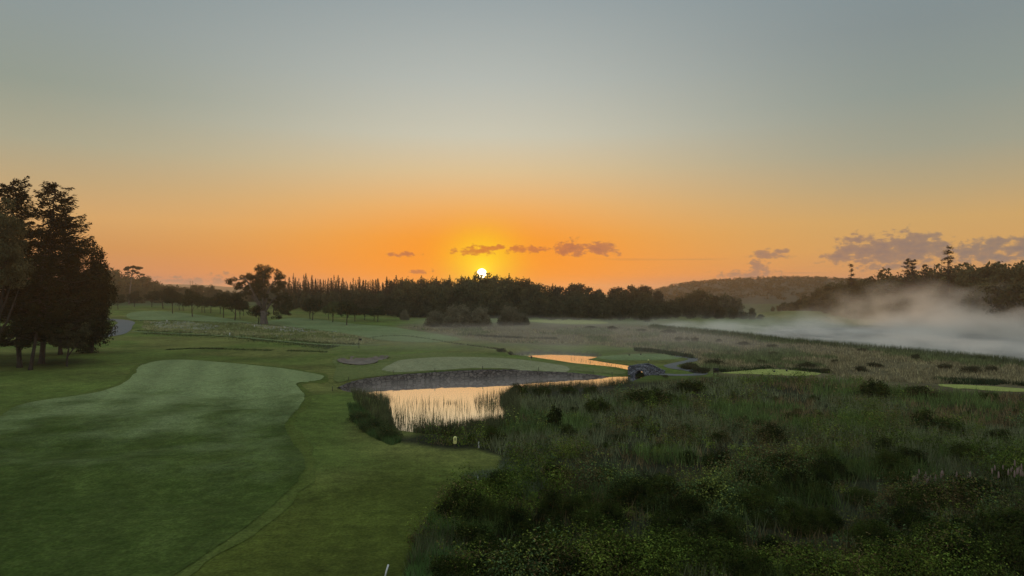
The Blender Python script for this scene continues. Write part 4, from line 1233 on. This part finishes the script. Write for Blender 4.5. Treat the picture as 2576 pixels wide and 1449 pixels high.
# pinkish flower spikes in the right of the marsh
fl = np.vstack([sample_px([(2290, 1205), (2440, 1205), (2440, 1232), (2290, 1232)], 22), sample_px([(2495, 1185), (2585, 1188), (2585, 1225), (2495, 1222)], 18)])
M_PETAL = noise_mat('pink_petal', (.17, .12, .10), (.25, .18, .15), 30, .8, 0)
M_STEM = noise_mat('green_stem', (.03, .045, .015), (.05, .07, .025), 12, .8, 0)
fm = MB(); fm.tube([(0, 0, 0), (.02, 0, 1.25)], [.016, .012], 5); FST = fm.mesh('stem', M_STEM)
fm = MB(); fm.tube([(.02, 0, 1.2), (.02, .01, 1.28), (.025, .01, 1.45), (.03, 0, 1.62), (.03, 0, 1.68)], [.02, .06, .055, .035, .01], 7); FHD = fm.mesh('flower_head', M_PETAL)
for px, py in fl:
    x, y, z = gp(px, py + 28)
    e = empty('flower_spike', (x, y, z), 'pinkish flower spike rising from the marsh at the right', 'flower', 'pinkish flower spikes in the marsh', random.uniform(0, 6))
    link('stem', FST, e); link('flower_head', FHD, e); s = random.uniform(.8, 1.15); e.scale = (s, s, s)

# ------------------------------------------------------------------ stone wall and bridge
def stone_mat(name, c1, c2, mortar, sc, squash=1.6):
    m, nt, b = mat_base(name)
    tc = N(nt, 'ShaderNodeTexCoord'); mp = N(nt, 'ShaderNodeMapping'); mp.inputs['Scale'].default_value = (1, 1, squash)
    nt.links.new(tc.outputs['Object'], mp.inputs[0])
    v = N(nt, 'ShaderNodeTexVoronoi'); v.inputs['Scale'].default_value = sc; nt.links.new(mp.outputs[0], v.inputs['Vector'])
    ve = N(nt, 'ShaderNodeTexVoronoi', feature='DISTANCE_TO_EDGE'); ve.inputs['Scale'].default_value = sc; nt.links.new(mp.outputs[0], ve.inputs['Vector'])
    no = N(nt, 'ShaderNodeTexNoise'); no.inputs['Scale'].default_value = 6; nt.links.new(mp.outputs[0], no.inputs['Vector'])
    sp = N(nt, 'ShaderNodeSeparateColor'); nt.links.new(v.outputs['Color'], sp.inputs[0])
    f = mth(nt, 'ADD', mth(nt, 'MULTIPLY', sp.outputs[0], .7), mth(nt, 'MULTIPLY_ADD', no.outputs[0], .8, -.25), clamp=True)
    c = mixc(nt, (*c1, 1), (*c2, 1), f)
    e = N(nt, 'ShaderNodeMapRange'); e.inputs[1].default_value = .015; e.inputs[2].default_value = .09; nt.links.new(ve.outputs['Distance'], e.inputs[0])
    c = mixc(nt, (*mortar, 1), c, e.outputs[0])
    nt.links.new(c, b.inputs['Base Color']); b.inputs['Roughness'].default_value = .9; b.inputs['Specular IOR Level'].default_value = .2
    bp = N(nt, 'ShaderNodeBump'); bp.inputs['Strength'].default_value = .9; bp.inputs['Distance'].default_value = .12
    nt.links.new(e.outputs[0], bp.inputs['Height']); nt.links.new(bp.outputs[0], b.inputs['Normal'])
    return m
M_WALL = stone_mat('wall_stone', (.045, .037, .033), (.16, .135, .115), (.02, .017, .015), 1.2)
M_BRST = stone_mat('bridge_stone', (.035, .04, .055), (.25, .26, .29), (.015, .015, .018), 2.0, 1.5)

wl = smooth_line(WALL, 8); n = len(wl)
tg = np.gradient(wl[:, :2], axis=0); tg = unit(tg); nr = np.stack([-tg[:, 1], tg[:, 0]], 1)
if nr[n // 2, 1] < 0: nr = -nr
V = []
rows = 9
for r in range(rows):
    f = r / (rows - 1)
    z = ZW - .4 + (wl[:, 2] - ZW + .4) * f + (rng.normal(0, .05, n) if r == rows - 1 else 0)
    p = wl[:, :2] + nr * (.10 * f) + nr * rng.normal(0, .035, (n, 1))
    V.append(np.column_stack([p, z]))
for dd, dz in ((.45, .03), (.8, -.02), (.82, -1.2)):
    p = wl[:, :2] + nr * dd; V.append(np.column_stack([p, wl[:, 2] + dz + rng.normal(0, .03, n)]))
V = np.array(V); i = np.arange(len(V) - 1)[:, None] * n + np.arange(n - 1)[None]
q = np.stack([i, i + 1, i + n + 1, i + n], -1).reshape(-1, 4)
tag(link('stone_wall', np_mesh('stone_wall', V.reshape(-1, 3), [q], [M_WALL])), 'low curved rubble stone wall holding up the green above the pond', 'wall')

bx, by, _ = plane_pt(1579, 945.5, ZW)[0], plane_pt(1579, 945.5, ZW)[1], 0
ang = R(-27)
ax = np.array([math.cos(ang), math.sin(ang)]); dx_ = np.array([-math.sin(ang), math.cos(ang)])
BL = 6.2
be = empty('stone_bridge', (bx, by, ZW), 'small humped stone footbridge with an arch over the channel between the two ponds', 'bridge', None, ang)
def btop(u): return 1.72 + .42 * np.sin(np.clip(u / BL, 0, 1) * pi) ** 1.0 - .75 * sstep(.45, 1.0, u / BL)
def bbot(u):
    a = 1 - ((u - 2.35) / .95) ** 2
    return np.where(a > 0, .15 + .95 * np.sqrt(np.maximum(a, 0)), -.35)
def side_wall(v0, th, shift):
    u = np.concatenate([np.linspace(0, 1.399, 16), [1.4], np.linspace(1.42, 3.28, 24), [3.3], np.linspace(3.31, BL, 26)])
    rows = 8; A = []
    for face in (0, 1):
        for r in range(rows):
            f = r / (rows - 1); zt = btop(u) + rng.normal(0, .035, len(u)) * (r == rows - 1)
            A.append(np.column_stack([u + shift, np.full_like(u, v0 + face * th) + rng.normal(0, .02, len(u)), bbot(u) * (1 - f) + zt * f]))
    A = np.array(A); n = len(u); qs = []
    for a, b in [(k, k + 1) for k in range(rows - 1)] + [(rows - 1, 2 * rows - 1)] + [(k + 1, k) for k in range(rows, 2 * rows - 1)] + [(rows, 0)]:
        i = np.arange(n - 1); qs.append(np.stack([a * n + i, a * n + i + 1, b * n + i + 1, b * n + i], 1))
    for e_ in (0, n - 1):
        for k in range(rows - 1):
            qs.append(np.array([[k * n + e_, (k + 1) * n + e_, (rows + k + 1) * n + e_, (rows + k) * n + e_]]))
    return np_mesh('parapet', A.reshape(-1, 3), [np.vstack(qs)], [M_BRST])
link('parapet', side_wall(0, .42, 0), be); link('parapet', side_wall(2.5, .42, .3), be)
u = np.linspace(0, BL, 40); dk = []
for v in (.42, 2.5): dk.append(np.column_stack([u, np.full_like(u, v), btop(u) - .75]))
for v in (2.5, .42): dk.append(np.column_stack([u, np.full_like(u, v), np.maximum(bbot(u), np.minimum(.2, btop(u) - .9))]))
dk = np.array(dk); qs = []
for a in range(4):
    i = np.arange(39); b = (a + 1) % 4; qs.append(np.stack([a * 40 + i, a * 40 + i + 1, b * 40 + i + 1, b * 40 + i], 1))
link('deck', np_mesh('deck', dk.reshape(-1, 3), [np.vstack(qs)], [M_BRST]), be)
for v0, sh in ((0, 0), (2.5, .3)):
    cm = MB(); uu = .15
    while uu < BL - .2:
        w_ = rng.uniform(.22, .42)
        cm.box((uu + w_ / 2 + sh, v0 + .21, float(btop(uu + w_ / 2)) + .06), (w_ * .94, .52, rng.uniform(.16, .26)), rng.normal(0, .05), .25); uu += w_
    cm.build('coping', M_BRST, be)

# ------------------------------------------------------------------ small things of the course
def plain(name, c, rough=.6, var=.15):
    return noise_mat(name, tuple(v * (1 - var) for v in c), tuple(min(1, v * (1 + var)) for v in c), 9, rough, 0, spec=.35)
M_WHITE = plain('white_paint', (.62, .63, .62)); M_YEL = plain('yellow_plastic', (.62, .60, .22)); M_BLACK = plain('black_paint', (.012, .012, .014)); M_STAKE = plain('dark_stake', (.03, .024, .018))
M_RED = plain('dark_flag', (.03, .02, .025)); M_POLE = plain('pole_paint', (.22, .20, .17)); M_GREYP = plain('pale_pole', (.45, .43, .40))

def stake(px, py, ty, r, mat, name, label, cat, group=None, lean=(0, 0)):
    x, y, z = gp(px, py); h = (py - ty) / F * y
    m = MB(); m.tube([(0, 0, -.15), (lean[0] * .5, lean[1] * .5, h * .5), (lean[0] * .98, lean[1], h * .97), (lean[0], lean[1], h)], [r, r, r, r * .55], 8)
    o = m.build(name, mat, None, (x, y, z)); return tag(o, label, cat, group)
stake(1204.5, 1127, 1111, .06, M_WHITE, 'marker_stake', 'short white stake on the grass right of the yellow lifebuoy box', 'stake', 'white marker stakes')
stake(1202, 1213, 1198, .05, M_WHITE, 'marker_stake', 'white stake just above the biggest dense round shrub', 'stake', 'white marker stakes')
stake(967, 1453, 1421, .045, M_WHITE, 'marker_stake', 'white stake leaning right at the bottom picture edge', 'stake', 'white marker stakes', (.2, .05))
stake(578, 844, 837, .16, M_WHITE, 'marker_stake', 'tiny white post beside the mown strip in the left meadow', 'stake', 'white marker stakes')
stake(420, 810, 805, .16, M_WHITE, 'marker_stake', 'tiny white post at the top edge of the flower meadow', 'stake', 'white marker stakes')
stake(640, 824, 818, .12, M_WHITE, 'marker_stake', 'tiny white post left of the eucalyptus foot', 'stake', 'white marker stakes')
stake(657, 820, 812, .12, M_STAKE, 'marker_stake', 'short dark post at the eucalyptus foot', 'stake')
for px, py, ty, lb in ((836, 984, 972, 'dark stake on the grass left of the stone wall end'), (877, 957, 948, 'dark stake above the left end of the stone wall'), (989, 941, 931, 'dark stake on the wall edge below the left tip of the green'), (1094, 936, 926, 'dark stake on the wall edge, left of the middle one'),
                       (1214, 930, 920, 'dark stake on the wall edge at the middle of the green'), (1355, 933, 923, 'dark stake on the wall edge below the flagstick'), (1492, 942, 932, 'dark stake where the wall runs down to the right'), (1540, 950, 939, 'dark stake by the water between the wall end and the bridge')):
    stake(px, py, ty, .05, M_STAKE, 'edge_stake', lb, 'stake', 'dark stakes along the pond wall')

def flag_stick(px, py, ty, r, flag, label):
    x, y, z = gp(px, py); h = (py - ty) / F * y
    e = empty('flagstick', (x, y, z), label, 'flagstick')
    MB().tube([(0, 0, -.1), (0, 0, h)], [r, r * .8], 7).build('pole', M_POLE, e)
    fw, fh = flag; m = MB(); V = []
    for s in (0, 1):
        for i in range(6):
            for j in range(4):
                u_, v_ = i / 5, j / 3
                V.append((u_ * fw * (.55 + .45 * v_), s * .012 + .06 * math.sin(u_ * 6 + v_ * 2) * u_, h - .03 - (1 - v_) * fh - u_ * fh * .55))
    q = []
    for s in (0, 1):
        for i in range(5):
            for j in range(3):
                a = s * 24 + i * 4 + j; f = (a, a + 4, a + 5, a + 1); q.append(f if s == 0 else f[::-1])
    for i in range(5): q.append((i * 4, i * 4 + 24, i * 4 + 28, i * 4 + 4)); q.append((i * 4 + 3, i * 4 + 7, i * 4 + 31, i * 4 + 27))
    m.add(np.array(V), q); m.build('flag', M_RED, e, smooth=True)
    return e
flag_stick(1335, 921, 894, .028, (.36, .42), 'thin flagstick with a small drooping dark flag on the green')
flag_stick(2077, 811, 796, .06, (.8, .5), 'faint far flagstick on the lawn beyond the mist')
x, y, z = gp(2084, 806)
V, q = clump_leaves(np.array([(0, 0, .6), (.3, 0, 1.1), (-.3, 0, .5)]), .55, 60, .3)
tag(link('small_bush', np_mesh('small_bush', V, [q], [M_BUSH]), None, (x, y, z)), 'tiny dark bush beside the faint far flagstick', 'bush')

# post with a small dark sign, left of the green
x, y, z = gp(903, 876); h = 26 / F * y
e = empty('sign_post', (x, y, z), 'tall dark post with a small sign sticking out right, left of the green', 'sign post')
MB().tube([(0, 0, -.2), (0, 0, h)], [.085, .08], 8).build('post', M_STAKE, e)
MB().box((.42, 0, h - .42), (.6, .08, .5)).build('sign_board', M_BLACK, e)
# black notice board
x, y, z = gp(1796, 945.5); S = y / F
e = empty('notice_board', (x, y, z), 'black notice board on two legs beside the path end', 'notice board')
MB().box((5 * S, 0, 14.5 * S), (13.5 * S, .06, 10 * S)).build('board', M_BLACK, e)
for u_ in (0, 10.5):
    MB().tube([(u_ * S, .05, -.2), (u_ * S, .05, 20.5 * S)], [.055, .05], 6).build('leg', M_BLACK, e)
MB().box((5.2 * S, .05, 8.2 * S), (10.2 * S, .05, .06)).build('rail', M_STAKE, e)
# lifebuoy box on a post
x, y, z = gp(1144.8, 1129); S = y / F
e = empty('lifebuoy_box', (x, y, z), 'pale yellow lifebuoy box on a post at the near pond edge', 'lifebuoy box')
MB().tube([(0, 0, -.2), (0, 0, 14 * S)], [.04, .04], 7).build('post', M_STAKE, e)
prof = []
for a in np.linspace(0, pi, 11): prof.append((4.1 * S * math.cos(a), 28 * S + 3.2 * S * math.sin(a)))
for a in np.linspace(pi, 2 * pi, 9): prof.append((4.1 * S * math.cos(a), 14.5 * S + 2.2 * S * math.sin(a)))
pr = np.array(prof); n = len(pr); ctr = pr.mean(0)
V = []
for yy, k in ((-.15, .86), (-.11, 1.), (.09, 1.), (.11, .94)):
    s = ctr + (pr - ctr) * k; V.append(np.column_stack([s[:, 0], np.full(n, yy), s[:, 1]]))
V = np.vstack(V + [np.array([[ctr[0], -.155, ctr[1]], [ctr[0], .11, ctr[1]]])])
q = [(r * n + i, r * n + (i + 1) % n, (r + 1) * n + (i + 1) % n, (r + 1) * n + i) for r in range(3) for i in range(n)]
t = [(4 * n, (i + 1) % n, i) for i in range(n)] + [(4 * n + 1, 3 * n + i, 3 * n + (i + 1) % n) for i in range(n)]
link('housing', np_mesh('housing', V, [np.array(q), np.array(t)], [M_YEL], smooth=False), e)
MB().box((.3 * S, -.165, 25 * S), (2.2 * S, .03, 7 * S), 0, .5).build('opening', M_BLACK, e)
# yellow topped post behind the bridge
x, y, z = gp(1631, 921); h = 14 / F * y
e = empty('marker_post', (x, y, z), 'dark post with a yellow cap rising behind the stone bridge', 'post')
MB().tube([(0, 0, -.1), (0, 0, h)], [.05, .05], 7).build('post', M_STAKE, e)
MB().tube([(0, 0, h - .02), (0, 0, h + .05), (0, 0, h + .16), (0, 0, h + .2)], [.08, .15, .15, .06], 8).build('cap', M_YEL, e)
# tall pale pole in front of the wood
x, y, z = gp(1515, 806); h = 30 / F * y
e = empty('tall_pole', (x, y, z), 'tall thin pale pole standing before the dark pines', 'pole')
MB().tube([(0, 0, -.2), (0, 0, h)], [.16, .09], 7).build('shaft', M_GREYP, e)
MB().tube([(0, 0, h), (0, 0, h + .12), (0, 0, h + .2)], [.13, .15, .03], 7).build('finial', M_GREYP, e)
# tee markers
for px, py, lb in ((1583, 894.5, 'left dark tee marker on the tee behind the bridge'), (1612, 893, 'right dark tee marker on the tee behind the bridge'), (1947.5, 936.5, 'left dark tee marker on the middle tee'), (1979, 934.5, 'right dark tee marker on the middle tee')):
    x, y, z = gp(px, py); m = MB()
    m.tube([(0, 0, 0), (0, 0, .06), (0, 0, .2), (0, 0, .30), (0, 0, .34)], [.12, .18, .19, .12, .03], 9)
    tag(m.build('tee_marker', M_BLACK, None, (x, y, z + .04), True), lb, 'tee marker', 'dark tee markers')

# ------------------------------------------------------------------ air: haze and mist
def vol_box(name, lo, hi, label=None):
    lo, hi = np.array(lo, float), np.array(hi, float)
    V = np.array([[(lo, hi)[a][0], (lo, hi)[b][1], (lo, hi)[c][2]] for a in (0, 1) for b in (0, 1) for c in (0, 1)])
    q = [(0, 1, 3, 2), (4, 6, 7, 5), (0, 4, 5, 1), (2, 3, 7, 6), (0, 2, 6, 4), (1, 5, 7, 3)]
    me = np_mesh(name, V, [np.array(q)]); o = link(name, me); tag(o, label, 'mist' if label else None, kind='stuff'); return o

def vol_mat(name):
    m = bpy.data.materials.new(name); m.use_nodes = True; nt = m.node_tree; nt.nodes.clear()
    out = N(nt, 'ShaderNodeOutputMaterial'); v = N(nt, 'ShaderNodeVolumePrincipled'); nt.links.new(v.outputs[0], out.inputs['Volume'])
    return m, nt, v
o = vol_box('haze', (-4600, -60, -6), (4600, 4700, 62))
m, nt, v = vol_mat('haze_air'); v.inputs['Color'].default_value = (1, .80, .60, 1); v.inputs['Density'].default_value = 1.7e-4; v.inputs['Anisotropy'].default_value = .4
o.data.materials.append(m)

def mist(name, lo, hi, label, build, color=(1, .94, .86), step=1.):
    o = vol_box(name, lo, hi, label)
    m, nt, v = vol_mat(name)
    v.inputs['Color'].default_value = (*color, 1); v.inputs['Anisotropy'].default_value = .2
    g = N(nt, 'ShaderNodeTexCoord'); sp = N(nt, 'ShaderNodeSeparateXYZ'); nt.links.new(g.outputs['Object'], sp.inputs[0])
    X, Y, Z = sp.outputs
    def noise(scale, stretch, detail=3):
        mp = N(nt, 'ShaderNodeMapping'); mp.inputs['Scale'].default_value = stretch; nt.links.new(g.outputs['Object'], mp.inputs[0])
        n = N(nt, 'ShaderNodeTexNoise'); n.inputs['Scale'].default_value = scale; n.inputs['Detail'].default_value = detail; nt.links.new(mp.outputs[0], n.inputs['Vector']); return n.outputs[0]
    def mr(x, a, b, c=0., d=1.):
        r = N(nt, 'ShaderNodeMapRange', interpolation_type='SMOOTHSTEP'); nt.links.new(x, r.inputs[0])
        for i, val in enumerate((a, b, c, d)): r.inputs[i + 1].default_value = val
        return r.outputs[0]
    nt.links.new(build(nt, X, Y, Z, noise, mr), v.inputs['Density'])
    o.data.materials.append(m); m.cycles.volume_step_rate = step
    return o

def lake_build(nt, X, Y, Z, noise, mr):
    s = mth(nt, 'MULTIPLY_ADD', X, 155 / 161, mth(nt, 'MULTIPLY_ADD', Y, 45 / 161, -(60.7 * 155 + 296 * 45) / 161))
    mask = mr(s, -2, 14)
    nz = noise(.03, (1, .8, 1.5), 6); n2 = noise(.085, (1, .7, 1.4), 5)
    hh = mth(nt, 'MULTIPLY_ADD', mr(s, 50, 112), 9., 2.6)
    hh = mth(nt, 'MULTIPLY', hh, mth(nt, 'MAXIMUM', mth(nt, 'MULTIPLY_ADD', nz, 5.2, -1.55), .25))
    prof = mth(nt, 'SUBTRACT', 1., mth(nt, 'DIVIDE', mth(nt, 'ADD', Z, .8), hh), clamp=True)
    prof = mth(nt, 'POWER', prof, 1.3)
    far = mr(Y, 350, 285, .05, 1.)
    d = mth(nt, 'MULTIPLY', mth(nt, 'MULTIPLY', prof, mask), far)
    d = mth(nt, 'MULTIPLY', d, mth(nt, 'MULTIPLY_ADD', mr(n2, .36, .68), 1.5, .2))
    return mth(nt, 'MULTIPLY', d, .10)
mist('lake_mist', (50, 110, -.9), (330, 420, 24), 'thick pale mist lying over the lake on the right', lake_build)

def meadow_build(nt, X, Y, Z, noise, mr):
    nz = noise(.03, (1, .6, 2), 3)
    prof = mth(nt, 'POWER', mth(nt, 'SUBTRACT', 1., mth(nt, 'DIVIDE', mth(nt, 'ADD', Z, 1.), mth(nt, 'MULTIPLY_ADD', nz, 7., .2)), clamp=True), 1.2)
    mask = mth(nt, 'MULTIPLY', mth(nt, 'MULTIPLY', mr(X, -60, -20), mr(X, 100, 60)), mth(nt, 'MULTIPLY', mr(Y, 150, 185), mr(Y, 392, 340)))
    return mth(nt, 'MULTIPLY', mth(nt, 'MULTIPLY', prof, mask), .018)
mist('meadow_mist', (-60, 150, -1.3), (100, 395, 6), 'thin mist drifting over the brown meadow', meadow_build, (1, .86, .76))

def pond_build(nt, X, Y, Z, noise, mr):
    nz = noise(.12, (1, .7, 1.5), 3)
    prof = mth(nt, 'SUBTRACT', 1., mth(nt, 'DIVIDE', mth(nt, 'ADD', Z, 1.2), mth(nt, 'MULTIPLY_ADD', nz, 4.2, -.6)), clamp=True)
    mask = mth(nt, 'MULTIPLY', mth(nt, 'MULTIPLY', mr(X, -33, -22), mr(X, 24, 10)), mth(nt, 'MULTIPLY', mr(Y, 94, 112), mr(Y, 163, 140)))
    return mth(nt, 'MULTIPLY', mth(nt, 'MULTIPLY', prof, mask), mr(Y, 125, 150, .016, .04))
mist('pond_mist', (-34, 92, -1.25), (25, 165, 3), 'wisps of mist over the pond in front of the stone wall', pond_build, (1, .88, .79))

# ------------------------------------------------------------------ sky, sun
SUN_PX, SUN_PY = 1212., 687.5
sd = Vector(((SUN_PX - CX) / F, 1, (HZ - SUN_PY) / F)).normalized()
w = bpy.data.worlds.new('World'); SC.world = w; w.use_nodes = True
nt = w.node_tree; nt.nodes.clear()
out = N(nt, 'ShaderNodeOutputWorld'); bg = N(nt, 'ShaderNodeBackground'); nt.links.new(bg.outputs[0], out.inputs[0])
tc = N(nt, 'ShaderNodeTexCoord'); dirv = tc.outputs['Generated']
sp = N(nt, 'ShaderNodeSeparateXYZ'); nt.links.new(dirv, sp.inputs[0]); DX, DY, DZ = sp.outputs
fac = mth(nt, 'MULTIPLY', DZ, 2., clamp=True)
def zpos(py, px):
    t = (HZ - py) / F; u = (px - CX) / F
    return min(1, 2 * t / math.sqrt(1 + u * u + t * t))
def sky_ramp(px, rows, extra):
    return ramp(nt, [(zpos(py, px), lin(*c)) for py, c in rows] + [(p, lin(*c)) for p, c in extra], fac).outputs[0]
zen = [(1., (120, 140, 152))]
cen = sky_ramp(1212, [(733, (250, 140, 50)), (680, (248, 152, 50)), (600, (241, 164, 70)), (520, (235, 182, 112)), (430, (219, 194, 150)), (340, (202, 198, 178)), (200, (180, 185, 178)), (20, (156, 166, 167))], zen)
lef = sky_ramp(120, [(733, (196, 132, 110)), (690, (202, 136, 98)), (620, (206, 148, 90)), (540, (212, 166, 108)), (450, (191, 166, 124)), (350, (170, 166, 141)), (200, (147, 155, 143)), (20, (141, 152, 151))], zen)
rig = sky_ramp(2480, [(733, (190, 125, 95)), (690, (205, 145, 95)), (620, (210, 160, 95)), (540, (205, 165, 105)), (450, (182, 163, 125)), (350, (159, 159, 140)), (200, (141, 151, 144)), (20, (131, 143, 144))], zen)
back = ramp(nt, [(0, lin(150, 135, 140)), (.15, lin(165, 155, 160)), (.5, lin(150, 160, 172)), (1., lin(125, 145, 160))], fac).outputs[0]
az = mth(nt, 'ARCTAN2', DX, DY); el = mth(nt, 'ARCSINE', DZ)
az0 = math.atan2(sd.x, sd.y); el0 = math.asin(sd.z)
da = mth(nt, 'SUBTRACT', az, az0)
side = mixc(nt, lef, rig, mth(nt, 'GREATER_THAN', da, 0.))
def mr(x, a, b, c=0., d=1., it='SMOOTHSTEP'):
    r = N(nt, 'ShaderNodeMapRange', interpolation_type=it); nt.links.new(x, r.inputs[0])
    for i, val in enumerate((a, b, c, d)): r.inputs[i + 1].default_value = val
    return r.outputs[0]
ada = mth(nt, 'ABSOLUTE', da)
col = mixc(nt, cen, side, mr(ada, 0., .62))
col = mixc(nt, col, back, mr(ada, .75, 2.2))
de = mth(nt, 'SUBTRACT', el, el0)
def gauss(sa, se, e0=0., p=1.):
    a = mth(nt, 'POWER', mth(nt, 'DIVIDE', da, sa), 2.); b = mth(nt, 'POWER', mth(nt, 'DIVIDE', mth(nt, 'SUBTRACT', de, e0), se), 2.)
    return mth(nt, 'EXPONENT', mth(nt, 'MULTIPLY', mth(nt, 'POWER', mth(nt, 'ADD', a, b), p), -1.))
col = mixc(nt, col, lin(255, 150, 14), mth(nt, 'MULTIPLY', gauss(.20, .072, .008, 1.), 1.))
glow = mth(nt, 'MULTIPLY', gauss(.048, .042, .016, 1.), 1.)
# clouds: small far cumulus and streaks low over the horizon, by direction
cb = N(nt, 'ShaderNodeCombineXYZ'); nt.links.new(az, cb.inputs[0]); nt.links.new(mth(nt, 'MULTIPLY', el, 1.6), cb.inputs[1])
cn = N(nt, 'ShaderNodeTexNoise'); cn.inputs['Scale'].default_value = 75; cn.inputs['Detail'].default_value = 8; cn.inputs['Roughness'].default_value = .62; nt.links.new(cb.outputs[0], cn.inputs['Vector'])
clouds = [(1020, 640, 34, 6, 1), (1195, 631, 46, 9, 1), (1230, 624, 34, 8, 1), (1262, 622, 16, 7, .8), (1322, 627, 44, 9, 1), (1436, 625, 38, 16, 1.1), (1420, 633, 30, 8, 1), (1508, 626, 42, 14, 1.1), (1930, 640, 46, 11, 1), (1965, 633, 26, 7, .9), (1912, 672, 24, 24, .9), (1880, 692, 90, 12, .8),
          (2140, 628, 36, 24, 1.1), (2160, 605, 22, 18, 1), (2115, 645, 50, 16, 1), (2210, 634, 72, 30, 1.25), (2290, 626, 70, 32, 1.25), (2350, 622, 40, 24, 1.15), (2270, 645, 100, 14, 1.1), (2430, 632, 40, 18, 1), (2490, 622, 50, 22, 1.1), (2570, 626, 60, 24, 1.1), (2500, 648, 110, 12, 1),
          (440, 697, 30, 10, .55), (550, 693, 34, 10, .55), (480, 708, 130, 12, .7), (1060, 684, 40, 8, .5), (2250, 668, 120, 12, .7)]
tot = None
for cx, cy, rx, ry, s in clouds:
    u, t = (cx - CX) / F, (HZ - cy) / F; a0 = math.atan(u); ca = math.cos(a0); e0 = math.atan(t * ca)
    p = mth(nt, 'MULTIPLY', mth(nt, 'SUBTRACT', az, a0), F / rx / (ca * ca)); q_ = mth(nt, 'MULTIPLY', mth(nt, 'SUBTRACT', el, e0), F / ry / ca)
    g = mth(nt, 'SUBTRACT', s, mth(nt, 'SQRT', mth(nt, 'ADD', mth(nt, 'MULTIPLY', p, p), mth(nt, 'MULTIPLY', q_, q_))))
    tot = g if tot is None else mth(nt, 'SMOOTH_MAX', tot, g, .25)
dens = mth(nt, 'ADD', tot, mth(nt, 'MULTIPLY_ADD', cn.outputs[0], 4.4, -2.1))
cmask = mth(nt, 'MULTIPLY', mr(dens, -.2, .55), mth(nt, 'MULTIPLY_ADD', mr(dens, .2, 1.6), .22, .74))
# streaks
st = N(nt, 'ShaderNodeCombineXYZ'); nt.links.new(mth(nt, 'MULTIPLY', az, 4.), st.inputs[0]); nt.links.new(mth(nt, 'MULTIPLY', el, 120.), st.inputs[1])
sn = N(nt, 'ShaderNodeTexNoise'); sn.inputs['Scale'].default_value = 1.; sn.inputs['Detail'].default_value = 4; nt.links.new(st.outputs[0], sn.inputs['Vector'])
smask = mth(nt, 'MULTIPLY', mth(nt, 'MULTIPLY', mr(sn.outputs[0], .56, .72), .35), mth(nt, 'MULTIPLY', mr(el, .075, .045), mr(mth(nt, 'ABSOLUTE', mth(nt, 'SUBTRACT', da, .36)), .34, .1)))
ccol = ramp(nt, [(0, lin(206, 100, 40)), (.18, lin(176, 104, 74)), (.45, lin(154, 116, 100)), (.85, lin(126, 113, 110))], mr(ada, 0, .75, it='LINEAR')).outputs[0]
col = mixc(nt, col, lin(255, 208, 8), glow)
col = mixc(nt, col, ccol, mth(nt, 'MAXIMUM', cmask, smask))
bank = mth(nt, 'MULTIPLY', mr(el, .03, .008), mth(nt, 'MULTIPLY', mr(ada, .1, .3), .35))
col = mixc(nt, col, lin(172, 128, 118), bank)
# unseen upper dome and sky behind the viewer, brightened to add light on the ground
lift = mth(nt, 'MAXIMUM', mr(DZ, .40, .75), mr(ada, .85, 1.6))
ls = N(nt, 'ShaderNodeVectorMath', operation='MULTIPLY'); nt.links.new(col, ls.inputs[0]); nt.links.new(mixc(nt, (1, 1, 1, 1), (2.3, 2.1, 1.85, 1), lift), ls.inputs[1]); col = ls.outputs[0]
# below the horizon
col = mixc(nt, col, (.05, .045, .03, 1), mr(DZ, -.002, -.02))
dist = mth(nt, 'SQRT', mth(nt, 'ADD', mth(nt, 'MULTIPLY', da, da), mth(nt, 'MULTIPLY', de, de)))
disc = mr(dist, .0074, .0058)
halo = mth(nt, 'EXPONENT', mth(nt, 'DIVIDE', dist, -.008))
addn = N(nt, 'ShaderNodeMix', data_type='RGBA', blend_type='ADD'); addn.inputs[0].default_value = 1
sc_ = N(nt, 'ShaderNodeVectorMath', operation='SCALE'); sc_.inputs[0].default_value = (9, 7.2, 4.2); nt.links.new(disc, sc_.inputs[3])
sh_ = N(nt, 'ShaderNodeVectorMath', operation='SCALE'); sh_.inputs[0].default_value = (1.1, .62, .03); nt.links.new(halo, sh_.inputs[3])
va = N(nt, 'ShaderNodeVectorMath', operation='ADD'); nt.links.new(sc_.outputs[0], va.inputs[0]); nt.links.new(sh_.outputs[0], va.inputs[1])
nt.links.new(col, addn.inputs[6]); nt.links.new(va.outputs[0], addn.inputs[7])
nt.links.new(addn.outputs[2], bg.inputs[0]); bg.inputs[1].default_value = 1.
w.cycles.sampling_method = 'MANUAL'; w.cycles.sample_map_resolution = 1024

ld = bpy.data.lights.new('sun', 'SUN'); ld.energy = 2.0; ld.angle = R(.6); ld.color = (1, .50, .16)
lo = bpy.data.objects.new('sun', ld); COL.objects.link(lo)
lo.rotation_euler = (-sd).to_track_quat('-Z', 'Y').to_euler(); lo.location = (0, 0, 60)

# ------------------------------------------------------------------ render settings
vs = SC.view_settings; vs.view_transform = 'Standard'; vs.look = 'None'; vs.exposure = 0; vs.gamma = 1
cy = SC.cycles
cy.max_bounces = 7; cy.diffuse_bounces = 3; cy.glossy_bounces = 3; cy.transmission_bounces = 3; cy.volume_bounces = 4; cy.transparent_max_bounces = 6
cy.use_denoising = True; cy.sample_clamp_indirect = 4
cy.volume_max_steps = 96
